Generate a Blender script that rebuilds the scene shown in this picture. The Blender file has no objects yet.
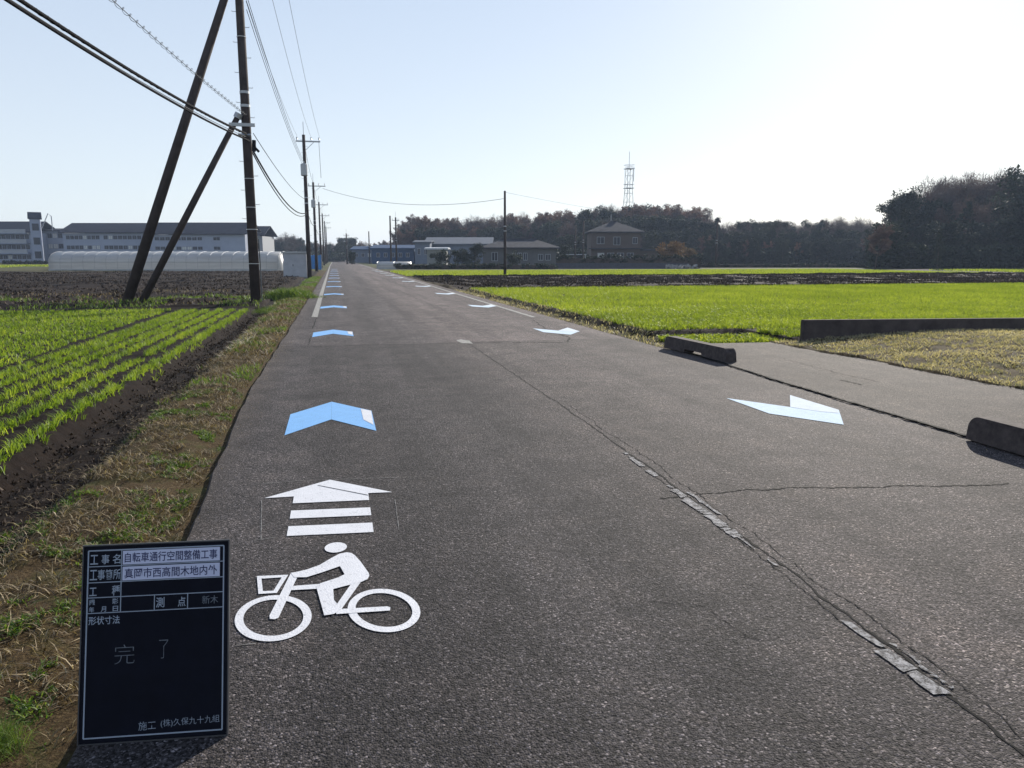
import bpy, bmesh, math, random
import numpy as np
from mathutils import Vector, Matrix
random.seed(7); RNG = np.random.default_rng(11)
SC = bpy.context.scene
COL = SC.collection
# ------------------------------------------------------------------ camera, world, sun, exposure
F = 760.0; PITCH = math.atan(127/F); EYE = 1.5
YAW = math.atan((512-335)/(F*math.cos(PITCH)+127*math.sin(PITCH)))
cam_d = bpy.data.cameras.new('camera'); cam = bpy.data.objects.new('camera', cam_d); COL.objects.link(cam)
cam_d.sensor_width = 36; cam_d.lens = 36*F/1024; cam_d.clip_start = .05; cam_d.clip_end = 4000
cam.location = (0, 0, EYE); cam.rotation_euler = (math.pi/2-PITCH, 0, -YAW)
SC.camera = cam
SUN_AZ = math.radians(41); SUN_EL = math.radians(25)     # azimuth measured from +Y (the road) towards +X
w = bpy.data.worlds.new('World'); SC.world = w; w.use_nodes = True
nt = w.node_tree; nt.nodes.clear()
sky = nt.nodes.new('ShaderNodeTexSky'); sky.sky_type = 'NISHITA'; sky.sun_disc = False
sky.sun_elevation = SUN_EL; sky.sun_rotation = SUN_AZ; sky.air_density = 1.0; sky.dust_density = .5; sky.ozone_density = 1.0
bg = nt.nodes.new('ShaderNodeBackground'); bg.inputs[1].default_value = .090
ow = nt.nodes.new('ShaderNodeOutputWorld'); mixn = nt.nodes.new('ShaderNodeMix'); mixn.data_type = 'RGBA'; mixn.inputs['Factor'].default_value = .74
nt.links.new(sky.outputs[0], mixn.inputs['A']); tcw = nt.nodes.new('ShaderNodeTexCoord'); spw = nt.nodes.new('ShaderNodeSeparateXYZ'); nt.links.new(tcw.outputs['Generated'], spw.inputs[0])
rpw = nt.nodes.new('ShaderNodeValToRGB'); nt.links.new(spw.outputs[2], rpw.inputs[0])     # thin veil of high cloud, paler towards the horizon
for _ in range(2): rpw.color_ramp.elements.new(.5)
for e_, (p_, c_) in zip(rpw.color_ramp.elements, ((0.0, (.64, .70, .755)), (.12, (.60, .66, .735)), (.40, (.44, .53, .67)), (.9, (.18, .26, .45)))):
    e_.position = p_; e_.color = (*c_, 1)
vmw = nt.nodes.new('ShaderNodeVectorMath'); vmw.operation = 'SCALE'; vmw.inputs['Scale'].default_value = 10
nt.links.new(rpw.outputs[0], vmw.inputs[0]); nt.links.new(vmw.outputs[0], mixn.inputs['B'])
nt.links.new(mixn.outputs['Result'], bg.inputs[0]); nt.links.new(bg.outputs[0], ow.inputs[0])
sd = bpy.data.lights.new('sun', 'SUN'); sd.energy = 5.0; sd.angle = math.radians(.5); sd.color = (1, .93, .82)
sun = bpy.data.objects.new('sun', sd); COL.objects.link(sun)
sv = Vector((math.sin(SUN_AZ)*math.cos(SUN_EL), math.cos(SUN_AZ)*math.cos(SUN_EL), math.sin(SUN_EL)))
sun.rotation_euler = (-sv).to_track_quat('-Z', 'Y').to_euler(); sun.location = sv*50
SC.view_settings.view_transform = 'Standard'; SC.view_settings.look = 'None'
SC.view_settings.gamma = 1; SC.view_settings.exposure = .58
SC.view_settings.use_curve_mapping = False
SC.render.engine = 'CYCLES'; SC.cycles.volume_bounces = 0; SC.cycles.max_bounces = 6
SC.cycles.transparent_max_bounces = 12

# ------------------------------------------------------------------ helpers
def ground_at(px, py, z=0.0):
    """where a sight line of the photo meets height z; x across the road, y along it"""
    u = px-512; v = py-384; den = F*math.sin(PITCH)+v*math.cos(PITCH); h = EYE-z
    X = h*u/den; Y = h*(F*math.cos(PITCH)-v*math.sin(PITCH))/den
    c, s = math.cos(YAW), math.sin(YAW)
    return (X*c+Y*s, -X*s+Y*c)
def bearing(px, d):
    """point on the ground d metres ahead of the viewer in the direction of a landmark"""
    X = (px-512)/(F*math.cos(PITCH)+127*math.sin(PITCH))*d
    c, s = math.cos(YAW), math.sin(YAW)
    return (X*c+d*s, -X*s+d*c)

def tag(o, label=None, cat=None, group=None, kind=None):
    if label: o['label'] = label
    if cat: o['category'] = cat
    if group: o['group'] = group
    if kind: o['kind'] = kind
    return o
def thing(name, label, cat, loc=(0, 0, 0), rz=0, group=None):
    o = bpy.data.objects.new(name, None); o.empty_display_size = .2; COL.objects.link(o)
    o.location = loc; o.rotation_euler = (0, 0, rz)
    return tag(o, label, cat, group)
def copy_tree(o, parent=None):
    c = o.copy(); COL.objects.link(c); c.parent = parent
    for ch in list(o.children): copy_tree(ch, c)
    return c

class MB:
    def __init__(s): s.v = []; s.f = []
    def add(s, vs, fs):
        n = len(s.v); s.v += [tuple(v) for v in vs]; s.f += [tuple(i+n for i in f) for f in fs]; return s
    def box(s, x0, x1, y0, y1, z0, z1):
        return s.add([(x0,y0,z0),(x1,y0,z0),(x1,y1,z0),(x0,y1,z0),(x0,y0,z1),(x1,y0,z1),(x1,y1,z1),(x0,y1,z1)],
                     [(0,3,2,1),(4,5,6,7),(0,1,5,4),(1,2,6,5),(2,3,7,6),(3,0,4,7)])
    def tube(s, pts, rs, n=8, cap=True):
        pts = [Vector(p) for p in pts]
        if not hasattr(rs, '__len__'): rs = [rs]*len(pts)
        rings = []; prev = None
        for i, p in enumerate(pts):
            a = pts[max(i-1, 0)]; b = pts[min(i+1, len(pts)-1)]
            d = (b-a).normalized()
            if prev is None:
                q = Vector((0, 0, 1)) if abs(d.z) < .9 else Vector((1, 0, 0))
                e = d.cross(q).normalized()
            else:
                e = (prev-d*prev.dot(d)).normalized()
            prev = e; g = d.cross(e)
            rings.append([p+(e*math.cos(2*math.pi*k/n)+g*math.sin(2*math.pi*k/n))*rs[i] for k in range(n)])
        vs = [v for r in rings for v in r]; fs = []
        for i in range(len(pts)-1):
            for k in range(n):
                fs.append((i*n+k, i*n+(k+1) % n, (i+1)*n+(k+1) % n, (i+1)*n+k))
        if cap: fs += [tuple(range(n-1, -1, -1)), tuple(range((len(pts)-1)*n, len(pts)*n))]
        return s.add(vs, fs)
    def prism(s, poly, z0, z1):
        n = len(poly); vs = [(x, y, z0) for x, y in poly]+[(x, y, z1) for x, y in poly]
        return s.add(vs, [tuple(range(n-1, -1, -1)), tuple(range(n, 2*n))]+[(i, (i+1) % n, n+(i+1) % n, n+i) for i in range(n)])
    def flat(s, poly, z):
        return s.add([(x, y, z) for x, y in poly], [tuple(range(len(poly)))])
    def build(s, name, m, parent=None, smooth=False, bevel=0, loc=None):
        me = bpy.data.meshes.new(name); me.from_pydata(s.v, [], s.f); me.update()
        bm = bmesh.new(); bm.from_mesh(me)
        bmesh.ops.recalc_face_normals(bm, faces=bm.faces)
        if bevel: bmesh.ops.bevel(bm, geom=list(bm.edges), offset=bevel, segments=2, affect='EDGES', clamp_overlap=True)
        ng = [f for f in bm.faces if len(f.verts) > 4]
        if ng: bmesh.ops.triangulate(bm, faces=ng)
        bm.to_mesh(me); bm.free()
        me.materials.append(m)
        if smooth: me.polygons.foreach_set('use_smooth', [True]*len(me.polygons))
        o = bpy.data.objects.new(name, me); COL.objects.link(o); o.parent = parent
        if loc: o.location = loc
        return o
def flat_up(o):
    """make sheet normals point up"""
    me = o.data
    bm = bmesh.new(); bm.from_mesh(me)
    for f in bm.faces:
        if f.normal.z < 0: f.normal_flip()
    bm.to_mesh(me); bm.free(); return o

# ------------------------------------------------------------------ materials
class NT:
    def __init__(s, name):
        s.m = bpy.data.materials.new(name); s.m.use_nodes = True; s.t = s.m.node_tree
        s.b = s.t.nodes['Principled BSDF']; s.co = s.t.nodes.new('ShaderNodeTexCoord').outputs['Object']
        s.out = s.t.nodes['Material Output']
    def L(s, a, b): s.t.links.new(a, b)
    def N(s, k, **kw):
        n = s.t.nodes.new(k)
        for a, b in kw.items(): setattr(n, a, b)
        return n
    def noise(s, scale, detail=4, rough=.6, vec=None, stretch=None):
        n = s.N('ShaderNodeTexNoise'); n.inputs['Scale'].default_value = scale; n.inputs['Detail'].default_value = detail
        n.inputs['Roughness'].default_value = rough
        v = vec or s.co
        if stretch:
            mp = s.N('ShaderNodeMapping'); mp.inputs['Scale'].default_value = stretch; s.L(v, mp.inputs[0]); v = mp.outputs[0]
        s.L(v, n.inputs['Vector']); return n.outputs['Fac']
    def ramp(s, fac, stops, const=False):
        r = s.N('ShaderNodeValToRGB'); e = r.color_ramp
        if const: e.interpolation = 'CONSTANT'
        while len(e.elements) < len(stops): e.elements.new(.5)
        for i, (p, c) in enumerate(stops):
            e.elements[i].position = p
            e.elements[i].color = (c, c, c, 1) if not hasattr(c, '__len__') else (*c, 1)
        s.L(fac, r.inputs[0]); return r.outputs[0]
    def mix(s, fac, a, b, mode='MIX'):
        n = s.N('ShaderNodeMix', data_type='RGBA', blend_type=mode)
        for sock, val in ((n.inputs['Factor'], fac), (n.inputs['A'], a), (n.inputs['B'], b)):
            if hasattr(val, 'is_output'): s.L(val, sock)
            elif hasattr(val, '__len__'): sock.default_value = (*val, 1)
            else: sock.default_value = val
        return n.outputs['Result']
    def math(s, op, a, b=0.0, c=None):
        n = s.N('ShaderNodeMath', operation=op)
        for i, val in enumerate((a, b) if c is None else (a, b, c)):
            if hasattr(val, 'is_output'): s.L(val, n.inputs[i])
            else: n.inputs[i].default_value = val
        return n.outputs[0]
    def bump(s, h, strength, dist):
        n = s.N('ShaderNodeBump'); n.inputs['Strength'].default_value = strength; n.inputs['Distance'].default_value = dist
        s.L(h, n.inputs['Height']); s.L(n.outputs[0], s.b.inputs['Normal'])
    def col(s, c):
        if hasattr(c, 'is_output'): s.L(c, s.b.inputs['Base Color'])
        else: s.b.inputs['Base Color'].default_value = (*c, 1)
    def set(s, rough=.7, metal=0, spec=.5):
        s.b.inputs['Roughness'].default_value = rough; s.b.inputs['Metallic'].default_value = metal
        s.b.inputs['Specular IOR Level'].default_value = spec
def simple(name, c, rough=.7, metal=0, var=.25, scale=3, spec=.4, bump=0, bdist=.01, bscale=30):
    n = NT(name); d = tuple(x*(1-var) for x in c); l = tuple(min(1, x*(1+var)) for x in c)
    n.col(n.ramp(n.noise(scale, 6, .7), [(.3, d), (.7, l)])); n.set(rough, metal, spec)
    if bump: n.bump(n.noise(bscale, 5, .7), bump, bdist)
    return n.m

# asphalt
def asphalt(name, dark, lite, road=True):
    n = NT(name)
    sep = n.N('ShaderNodeSeparateXYZ'); n.L(n.co, sep.inputs[0])
    v = n.N('ShaderNodeTexVoronoi'); v.inputs['Scale'].default_value = 135; n.L(n.co, v.inputs['Vector'])
    sc = n.N('ShaderNodeSeparateColor'); n.L(v.outputs['Color'], sc.inputs[0])
    v2 = n.N('ShaderNodeTexVoronoi'); v2.inputs['Scale'].default_value = 48; n.L(n.co, v2.inputs['Vector'])
    sc2 = n.N('ShaderNodeSeparateColor'); n.L(v2.outputs['Color'], sc2.inputs[0])
    big = n.noise(.55, 5, .6); mid = n.noise(4, 6, .65); streak = n.noise(1.0, 4, .6, stretch=(1.6, .07, 1))
    fine = n.noise(320, 2, .6)
    binder = n.ramp(mid, [(.25, dark), (.75, lite)])
    binder = n.mix(n.math('MULTIPLY', n.ramp(streak, [(.38, 0), (.6, 1)]), .8), binder, tuple(x*1.45 for x in lite))
    binder = n.mix(n.math('MULTIPLY', n.ramp(big, [(.35, 0), (.62, 1)]), .4), binder, tuple(x*.72 for x in dark))
    st = n.ramp(sc.outputs[0], [(0, .25), (.25, .65), (.55, 1.05), (.8, 1.75), (.93, 2.8), (.982, 4.6)], True)
    c = n.mix(1.0, binder, st, 'MULTIPLY')
    if road:
        # right lane: coarser, older, paler surface with more exposed stones
        wob = n.math('MULTIPLY', n.noise(1.2, 3), .3)
        lane = n.N('ShaderNodeMapRange'); lane.interpolation_type = 'SMOOTHSTEP'
        lane.inputs['From Min'].default_value = 1.4; lane.inputs['From Max'].default_value = 2.6
        n.L(n.math('ADD', sep.outputs[0], wob), lane.inputs['Value'])
        stones = n.math('GREATER_THAN', sc2.outputs[1], .93)
        shape = n.math('LESS_THAN', v2.outputs['Distance'], .30)
        sm = n.math('MULTIPLY', n.math('MULTIPLY', stones, shape), n.math('ADD', n.math('MULTIPLY', lane.outputs[0], .75), .15))
        c = n.mix(n.math('MULTIPLY', lane.outputs[0], .5), c, n.mix(1.0, c, (2.1, 1.95, 1.8), 'MULTIPLY'))
        c = n.mix(sm, c, (.30, .27, .24))
        # the newer dark overlay nearer than the cross seam
        ov = n.math('LESS_THAN', sep.outputs[1], 13.35)
        c = n.mix(n.math('MULTIPLY', n.math('SUBTRACT', 1.0, ov), .55), c, n.mix(1.0, c, (1.9, 1.85, 1.85), 'MULTIPLY'))
        # dusty margins
        ed = n.N('ShaderNodeMapRange'); ed.inputs['From Min'].default_value = -.55; ed.inputs['From Max'].default_value = -1.0
        n.L(n.math('ADD', sep.outputs[0], n.math('MULTIPLY', mid, .25)), ed.inputs['Value'])
        c = n.mix(n.math('MULTIPLY', ed.outputs[0], .45), c, (.085, .068, .05))
    mott = n.ramp(n.noise(2.3, 6, .75), [(.33, (.62, .61, .60)), (.5, (1, .98, .96)), (.66, (1.32, 1.25, 1.16))])
    c = n.mix(1.0, c, mott, 'MULTIPLY'); c = n.mix(1.0, c, (1.04, 1.01, 1.03), 'MULTIPLY')
    pit = n.ramp(n.noise(75, 3, .7), [(.34, .35), (.44, 1)]); c = n.mix(1.0, c, pit, 'MULTIPLY')
    n.col(c); n.set(.85, 0, .2)
    h = n.math('ADD', n.math('MULTIPLY', v.outputs['Distance'], -1.0), n.math('MULTIPLY', fine, .5))
    h = n.math('ADD', h, n.math('MULTIPLY', v2.outputs['Distance'], -.8))
    n.bump(h, .75, .006)
    return n.m
M = {}
M['road'] = asphalt('asphalt_road', (.028, .026, .027), (.048, .044, .044))
M['apron'] = asphalt('asphalt_apron', (.048, .041, .037), (.072, .062, .055), road=False)
M['crack'] = simple('crack_filler', (.010, .010, .010), .9, spec=.1)

def paint(name, c, wear=.12, rough=.55):
    n = NT(name)
    base = n.ramp(n.noise(9, 6, .7), [(.3, tuple(x*.86 for x in c)), (.7, c)])
    v = n.N('ShaderNodeTexVoronoi'); v.inputs['Scale'].default_value = 110; n.L(n.co, v.inputs['Vector'])
    s2 = n.N('ShaderNodeSeparateColor'); n.L(v.outputs['Color'], s2.inputs[0])
    m1 = n.math('GREATER_THAN', s2.outputs[0], 1-wear*.6)
    m2 = n.math('GREATER_THAN', n.noise(60, 6, .75), .62-wear*.3)
    c2 = n.mix(n.math('MULTIPLY', m1, .6), base, tuple(x*.55 for x in c))
    c2 = n.mix(n.math('MULTIPLY', m2, min(1, wear*5)), c2, (.075, .07, .067))
    n.col(c2); n.set(rough, 0, .45 if rough < .9 else .05)
    h = n.math('ADD', n.math('MULTIPLY', v.outputs['Distance'], -1.0), n.noise(300, 2))
    n.bump(h, .35, .004); return n.m
M['white'] = paint('white_road_paint', (.66, .66, .68), .05)
M['whiteworn'] = paint('worn_white_road_paint', (.50, .50, .48), .34)
M['blue'] = paint('blue_road_paint', (.17, .40, .72), .04)
M['pale'] = paint('glint_blue_road_paint', (.62, .72, .80), .04, .95)  # blue paint of the right chevrons, paled by sun glint put into its colour
M['glintfilm'] = paint('glint_white_film', (.68, .73, .77), .03, .95)  # whiter part of the right chevrons, stronger sun glint put into its colour
n = NT('flaking_road_paint')
f1 = n.ramp(n.noise(32, 9, .85), [(.42, 0), (.53, 1)]); f2 = n.ramp(n.noise(120, 4, .7), [(.40, .55), (.6, 1)])
n.col(n.mix(n.math('MULTIPLY', f1, f2), (.055, .05, .047), (.38, .37, .37))); n.set(.85, 0, .15); n.bump(f1, .6, .004); M['flake'] = n.m; M['chalkline'] = simple('chalk_line', (.14, .135, .13), .9, var=.5, scale=60)
n = NT('worn_edge_paint')
f1 = n.ramp(n.noise(14, 9, .8), [(.40, .15), (.56, 1)])
n.col(n.mix(f1, (.07, .065, .06), (.36, .35, .32))); n.set(.85, 0, .15); M['whiteworn'] = n.m

# ground: dirt with zones by position and noise
def ground_mat():
    n = NT('ground_soil')
    a = n.N('ShaderNodeAttribute', attribute_name='zone'); sp = n.N('ShaderNodeSeparateColor'); n.L(a.outputs['Color'], sp.inputs[0])
    fine = n.noise(70, 6, .75); mid = n.noise(9, 6, .7); big = n.noise(.8, 4)
    soil = n.ramp(mid, [(.25, (.006, .004, .0035)), (.75, (.019, .0125, .0095))])
    verge = n.ramp(fine, [(.3, (.014, .010, .006)), (.5, (.055, .036, .017)), (.75, (.16, .115, .06))])
    moss = n.ramp(n.noise(3.2, 6, .7), [(.48, 0), (.64, 1)])
    verge = n.mix(n.math('MULTIPLY', moss, .6), verge, (.055, .062, .018))
    far = n.ramp(n.noise(.05, 5), [(.3, (.07, .055, .035)), (.7, (.075, .09, .03))])
    dry = n.ramp(n.noise(2.5, 6, .75, stretch=(.25, 1.6, 1)), [(.3, (.013, .009, .008)), (.55, (.034, .024, .019)), (.8, (.085, .062, .044))])
    c = n.mix(sp.outputs[0], soil, verge); c = n.mix(sp.outputs[1], c, far); c = n.mix(sp.outputs[2], c, dry)
    n.col(c); n.set(.95, 0, .1)
    n.bump(n.math('ADD', n.math('MULTIPLY', fine, .4), mid), .9, .03)
    return n.m
M['ground'] = ground_mat()

def blades_mat(name, stops, trans=.5, rough=.5):
    n = NT(name); a = n.N('ShaderNodeAttribute', attribute_name='rnd')
    c = n.ramp(a.outputs['Fac'], stops); n.col(c); n.set(rough, 0, .3)
    t = n.N('ShaderNodeBsdfTranslucent'); n.L(n.mix(1.0, c, (1.25, 1.2, .6), 'MULTIPLY'), t.inputs['Color'])
    mx = n.N('ShaderNodeMixShader'); mx.inputs[0].default_value = trans
    n.L(n.b.outputs[0], mx.inputs[1]); n.L(t.outputs[0], mx.inputs[2]); n.L(mx.outputs[0], n.out.inputs['Surface'])
    return n.m
M['crop'] = blades_mat('crop_leaf', [(0, (.06, .11, .012)), (.45, (.17, .26, .028)), (1, (.40, .46, .07))], .55)
M['cropfar'] = blades_mat('crop_leaf_pale', [(0, (.08, .12, .018)), (.45, (.19, .26, .030)), (1, (.40, .46, .07))], .5)
M['straw'] = blades_mat('dry_straw', [(0, (.035, .024, .013)), (.5, (.13, .09, .045)), (1, (.45, .36, .22))], .2, .6)
M['palestraw'] = blades_mat('pale_straw', [(0, (.16, .13, .09)), (1, (.55, .48, .36))], .25, .6)
M['weed'] = blades_mat('weed_leaf', [(0, (.035, .07, .012)), (.6, (.09, .16, .025)), (1, (.18, .24, .06))], .45)
M['frost'] = blades_mat('grey_green_turf', [(0, (.06, .06, .035)), (.3, (.17, .18, .11)), (.5, (.30, .27, .18)), (1, (.60, .53, .42))], .45)
M['clod'] = simple('soil_clod', (.05, .034, .026), .95, var=.5, scale=20, spec=.05)

def blades(name, m, P, hmin, hmax, wid, lean, rnd=None, seg=2, base_ang=None):
    """a mesh of many leaf blades rooted at P (n,3)"""
    n = len(P); h = RNG.uniform(hmin, hmax, n); ang = RNG.uniform(0, 2*np.pi, n); la = RNG.uniform(0, 2*np.pi, n)
    ln = RNG.uniform(.2, 1, n)*lean; w_ = wid*RNG.uniform(.6, 1.3, n)
    du = np.stack([np.cos(ang), np.sin(ang), np.zeros(n)], 1)*w_[:, None]/2
    dl = np.stack([np.cos(la), np.sin(la), np.zeros(n)], 1)*(ln*h)[:, None]
    up = np.stack([np.zeros(n), np.zeros(n), h], 1)
    if seg == 2:
        m1 = P+up*.6+dl*.35
        tip = P+up*(1-.25*ln/np.maximum(lean, .01))[:, None]+dl*1.0
        V = np.stack([P-du*.7, P+du*.7, m1+du, m1-du, tip], 1).reshape(-1, 3)
        b = (np.arange(n)*5)[:, None]
        loops = np.concatenate([b+np.array([0, 1, 2, 3]), b+np.array([3, 2, 4])], 1).reshape(-1)
        starts = (np.arange(n)*7)[:, None]+np.array([0, 4]); tot = np.tile([4, 3], n); nf = 2
    else:
        tip = P+up+dl
        V = np.stack([P-du, P+du, tip], 1).reshape(-1, 3)
        loops = np.arange(3*n); starts = np.arange(n)[:, None]*3; tot = np.full(n, 3); nf = 1
    me = bpy.data.meshes.new(name); me.vertices.add(len(V)); me.vertices.foreach_set('co', V.astype(np.float32).ravel())
    me.loops.add(len(loops)); me.loops.foreach_set('vertex_index', loops.astype(np.int32))
    me.polygons.add(n*nf); me.polygons.foreach_set('loop_start', starts.ravel().astype(np.int32)); me.polygons.foreach_set('loop_total', tot.astype(np.int32))
    me.update(calc_edges=True)
    r = RNG.uniform(0, 1, n) if rnd is None else np.clip(rnd, 0, 1)
    at = me.attributes.new('rnd', 'FLOAT', 'FACE'); at.data.foreach_set('value', np.repeat(r, nf).astype(np.float32))
    me.materials.append(m); o = bpy.data.objects.new(name, me); COL.objects.link(o); return o

# ------------------------------------------------------------------ terrain
def vnoise(x, y, s, seed=0):
    """cheap value noise"""
    x = np.asarray(x)/s; y = np.asarray(y)/s
    xi = np.floor(x).astype(np.int64); yi = np.floor(y).astype(np.int64); fx = x-xi; fy = y-yi
    fx = fx*fx*(3-2*fx); fy = fy*fy*(3-2*fy)
    def hsh(a, b):
        t = np.sin(a*127.1+b*311.7+seed*74.7)*43758.5453; return t-np.floor(t)
    return (hsh(xi, yi)*(1-fx)+hsh(xi+1, yi)*fx)*(1-fy)+(hsh(xi, yi+1)*(1-fx)+hsh(xi+1, yi+1)*fx)*fy
def fb(x, y, s, seed=0): return vnoise(x, y, s, seed)*.55+vnoise(x, y, s/2.1, seed+1)*.3+vnoise(x, y, s/4.3, seed+2)*.15
def sstep(a, b, x): t = np.clip((x-a)/(b-a), 0, 1); return t*t*(3-2*t)
RL, RR = -1.02, 5.30            # edges of the asphalt
def road_left(y): return -.86-.16*sstep(3.5, 9, y)+.03*(vnoise(y, y*0, .7, 3)-.5)+.015*(vnoise(y, y*0, .15, 4)-.5)
def patch_mask(x, y):
    """the triangle of turf in front of the low wall, right of the apron"""
    lim = 7.55+.12*(vnoise(y, y*0, .5, 8)-.5)-.05*np.clip(y-9, 0, 3)
    wl = 12.05-(x-7.93)*.13
    return (x > lim) & (y < wl)
def wall_y(x): return 11.95-(x-7.93)*.125
def height(x, y):
    x = np.asarray(x, float); y = np.asarray(y, float)
    z = np.full(x.shape, -.035)
    # left verge, furrow and crop bed
    crop_l = (y < 25)
    wob = .18*(fb(x*0, y, 1.3, 5)-.5)
    v = sstep(-.95, -1.25, x+0*wob)*.05*(1-sstep(-1.6, -1.95, x+wob))
    z = z+v
    fur = sstep(-1.66, -1.98, x+wob)*(1-sstep(-2.4, -2.6, x+wob*.4))
    z = z-np.where(crop_l, fur*.16, fur*.03)
    z = z-np.where((x < -2.3) & crop_l, .03, 0)
    # rough ploughed land on the left
    pl = (x < -2.3) & (y > 25.5)
    z = z+np.where(pl, (fb(x, y, 1.2, 9)-.35)*.22+(fb(x*.15, y, 1.8, 12)-.5)*.28, 0)
    z = z+np.where((x <= -1.2), (fb(x, y, .22, 21)-.5)*.05+(fb(x, y, .07, 22)-.5)*.03*(y < 14), 0)
    # right field bed, a little above the road, with a cut edge
    bed = sstep(5.75, 5.95, x+.08*(fb(x, y, .8, 31)-.5))*sstep(13.75, 13.95, y+.1*(fb(x, y, .6, 33)-.5))
    bed = np.where((x > 7.9) & (y > wall_y(x)+.15), 1, bed)
    z = z+np.where(y < 34.5, bed*.10, 0)
    br = (x > 5.6) & (y > 34.5) & (y < 62)
    z = z+np.where(br, (fb(x, y, 1.4, 41)-.35)*.2+(fb(x*.1, y, 2.5, 42)-.5)*.2, 0)
    z = z+np.where((x > 5.35) & (x < 5.95) & (y > 12.2), (fb(x, y, .3, 45)-.5)*.05-.02, 0)
    # turf
    pm = patch_mask(x, y)
    z = np.where(pm, .03+.16*sstep(7.5, 10.5, x)+(fb(x, y, .35, 51)-.5)*.07, z)
    return z
def axis(marks):
    out = []
    for (a, b, st) in marks: out += list(np.arange(a, b, st))
    return np.array(out+[marks[-1][1]])
gx = axis([(-700, -120, 40), (-120, -50, 5), (-50, -20, 1.2), (-20, -8, .3), (-8, -3, .12), (-3, -.8, .035), (-.8, 5.2, .5), (5.2, 8.0, .06), (8.0, 13, .1), (13, 30, .4), (30, 70, 1.5), (70, 160, 8), (160, 800, 60)])
gy = axis([(-60, 0, 6), (0, 1.5, .3), (1.5, 8, .04), (8, 14, .08), (14, 26, .12), (26, 50, .25), (50, 75, .4), (75, 100, 1.5), (100, 250, 10), (250, 1500, 80)])
X, Y = np.meshgrid(gx, gy); Z = height(X, Y)
nx, ny = len(gx), len(gy)
V = np.stack([X, Y, Z], 2).reshape(-1, 3)
ii = (np.arange(ny-1)[:, None]*nx+np.arange(nx-1)[None, :]).ravel()
Fq = np.stack([ii, ii+1, ii+nx+1, ii+nx], 1)
me = bpy.data.meshes.new('ground'); me.vertices.add(len(V)); me.vertices.foreach_set('co', V.astype(np.float32).ravel())
me.loops.add(Fq.size); me.loops.foreach_set('vertex_index', Fq.ravel().astype(np.int32))
me.polygons.add(len(Fq)); me.polygons.foreach_set('loop_start', (np.arange(len(Fq))*4).astype(np.int32)); me.polygons.foreach_set('loop_total', np.full(len(Fq), 4, np.int32))
me.update(calc_edges=True); me.polygons.foreach_set('use_smooth', [True]*len(Fq))
verge = sstep(-1.86, -1.68, X+.25*(fb(X*0, Y, 1.3, 5)-.5))*(X < 2)+((X > 5.2) & (X < 5.8))*.7+patch_mask(X, Y)*1.0
verge = np.clip(verge, 0, 1)*np.where((X > 5.5) & (X < 8) & (Y > 13.2) & (Y < 14.2), .1, 1)
far = np.clip(((Y > 88)*1.0)+(X < -45)*.6*(Y > 70)+(Y < -1), 0, 1)
band = .25+.75*sstep(.38, .62, fb(X*.04, Y*(1+0*X), 3.2, 301)*.7+fb(X, Y, 1.5, 303)*.3)
dry = band*np.clip((X < -2.3)*sstep(25, 29, Y)*(Y < 95)*.85+(X > 5.8)*(Y > 34.5)*(Y < 90)*.8, 0, 1)*(1-far)
ca = me.color_attributes.new('zone', 'FLOAT_COLOR', 'POINT')
ca.data.foreach_set('color', np.stack([verge, far, dry, np.ones_like(dry)], 2).astype(np.float32).ravel())
me.materials.append(M['ground']); o = bpy.data.objects.new('ground', me); COL.objects.link(o); tag(o, kind='structure')

# road sheet with ragged edges
ys = np.concatenate([np.arange(-8, 2, .5), np.arange(2, 20, .12), np.arange(20, 60, .5), np.arange(60, 420, 5)])
mb = MB(); xl = road_left(ys)
xr = RR+.02*(vnoise(ys, ys*0, .4, 6)-.5)+.1*(ys < 11.6)
cols = [0, .04, .5, .96, 1]
prof = [-.045, 0, .012, 0, -.045]
vs = []; fs = []
for i, y_ in enumerate(ys):
    for c_, p_ in zip(cols, prof):
        vs.append((xl[i]+(xr[i]-xl[i])*c_, y_, p_*(0 if 0 < c_ < 1 else 1)))
for i in range(len(ys)-1):
    for k in range(4): fs.append((i*5+k, i*5+k+1, i*5+k+6, i*5+k+5))
# keep the driving surface flat: edge columns drop steeply just outside
for i, y_ in enumerate(ys):
    vs[i*5+1] = (xl[i]+.03, y_, 0); vs[i*5+3] = (xr[i]-.03, y_, 0)
mb.add(vs, fs); o = flat_up(mb.build('road', M['road'])); tag(o, kind='structure')

# apron beside the road
ap = [(5.13, 3.0), (5.14, 5.24), (5.21, 8), (5.33, 9.8), (5.42, 11.4), (5.7, 12.15), (7.85, 12.0), (7.92, 11.75), (7.45, 10.7), (7.62, 9.4), (7.60, 8.0), (7.66, 7.0), (7.6, 3.0), (7.6, -3), (5.13, -3)]
mb = MB(); mb.flat(ap, .012); o = flat_up(mb.build('apron', M['apron'])); tag(o, kind='structure')

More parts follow.
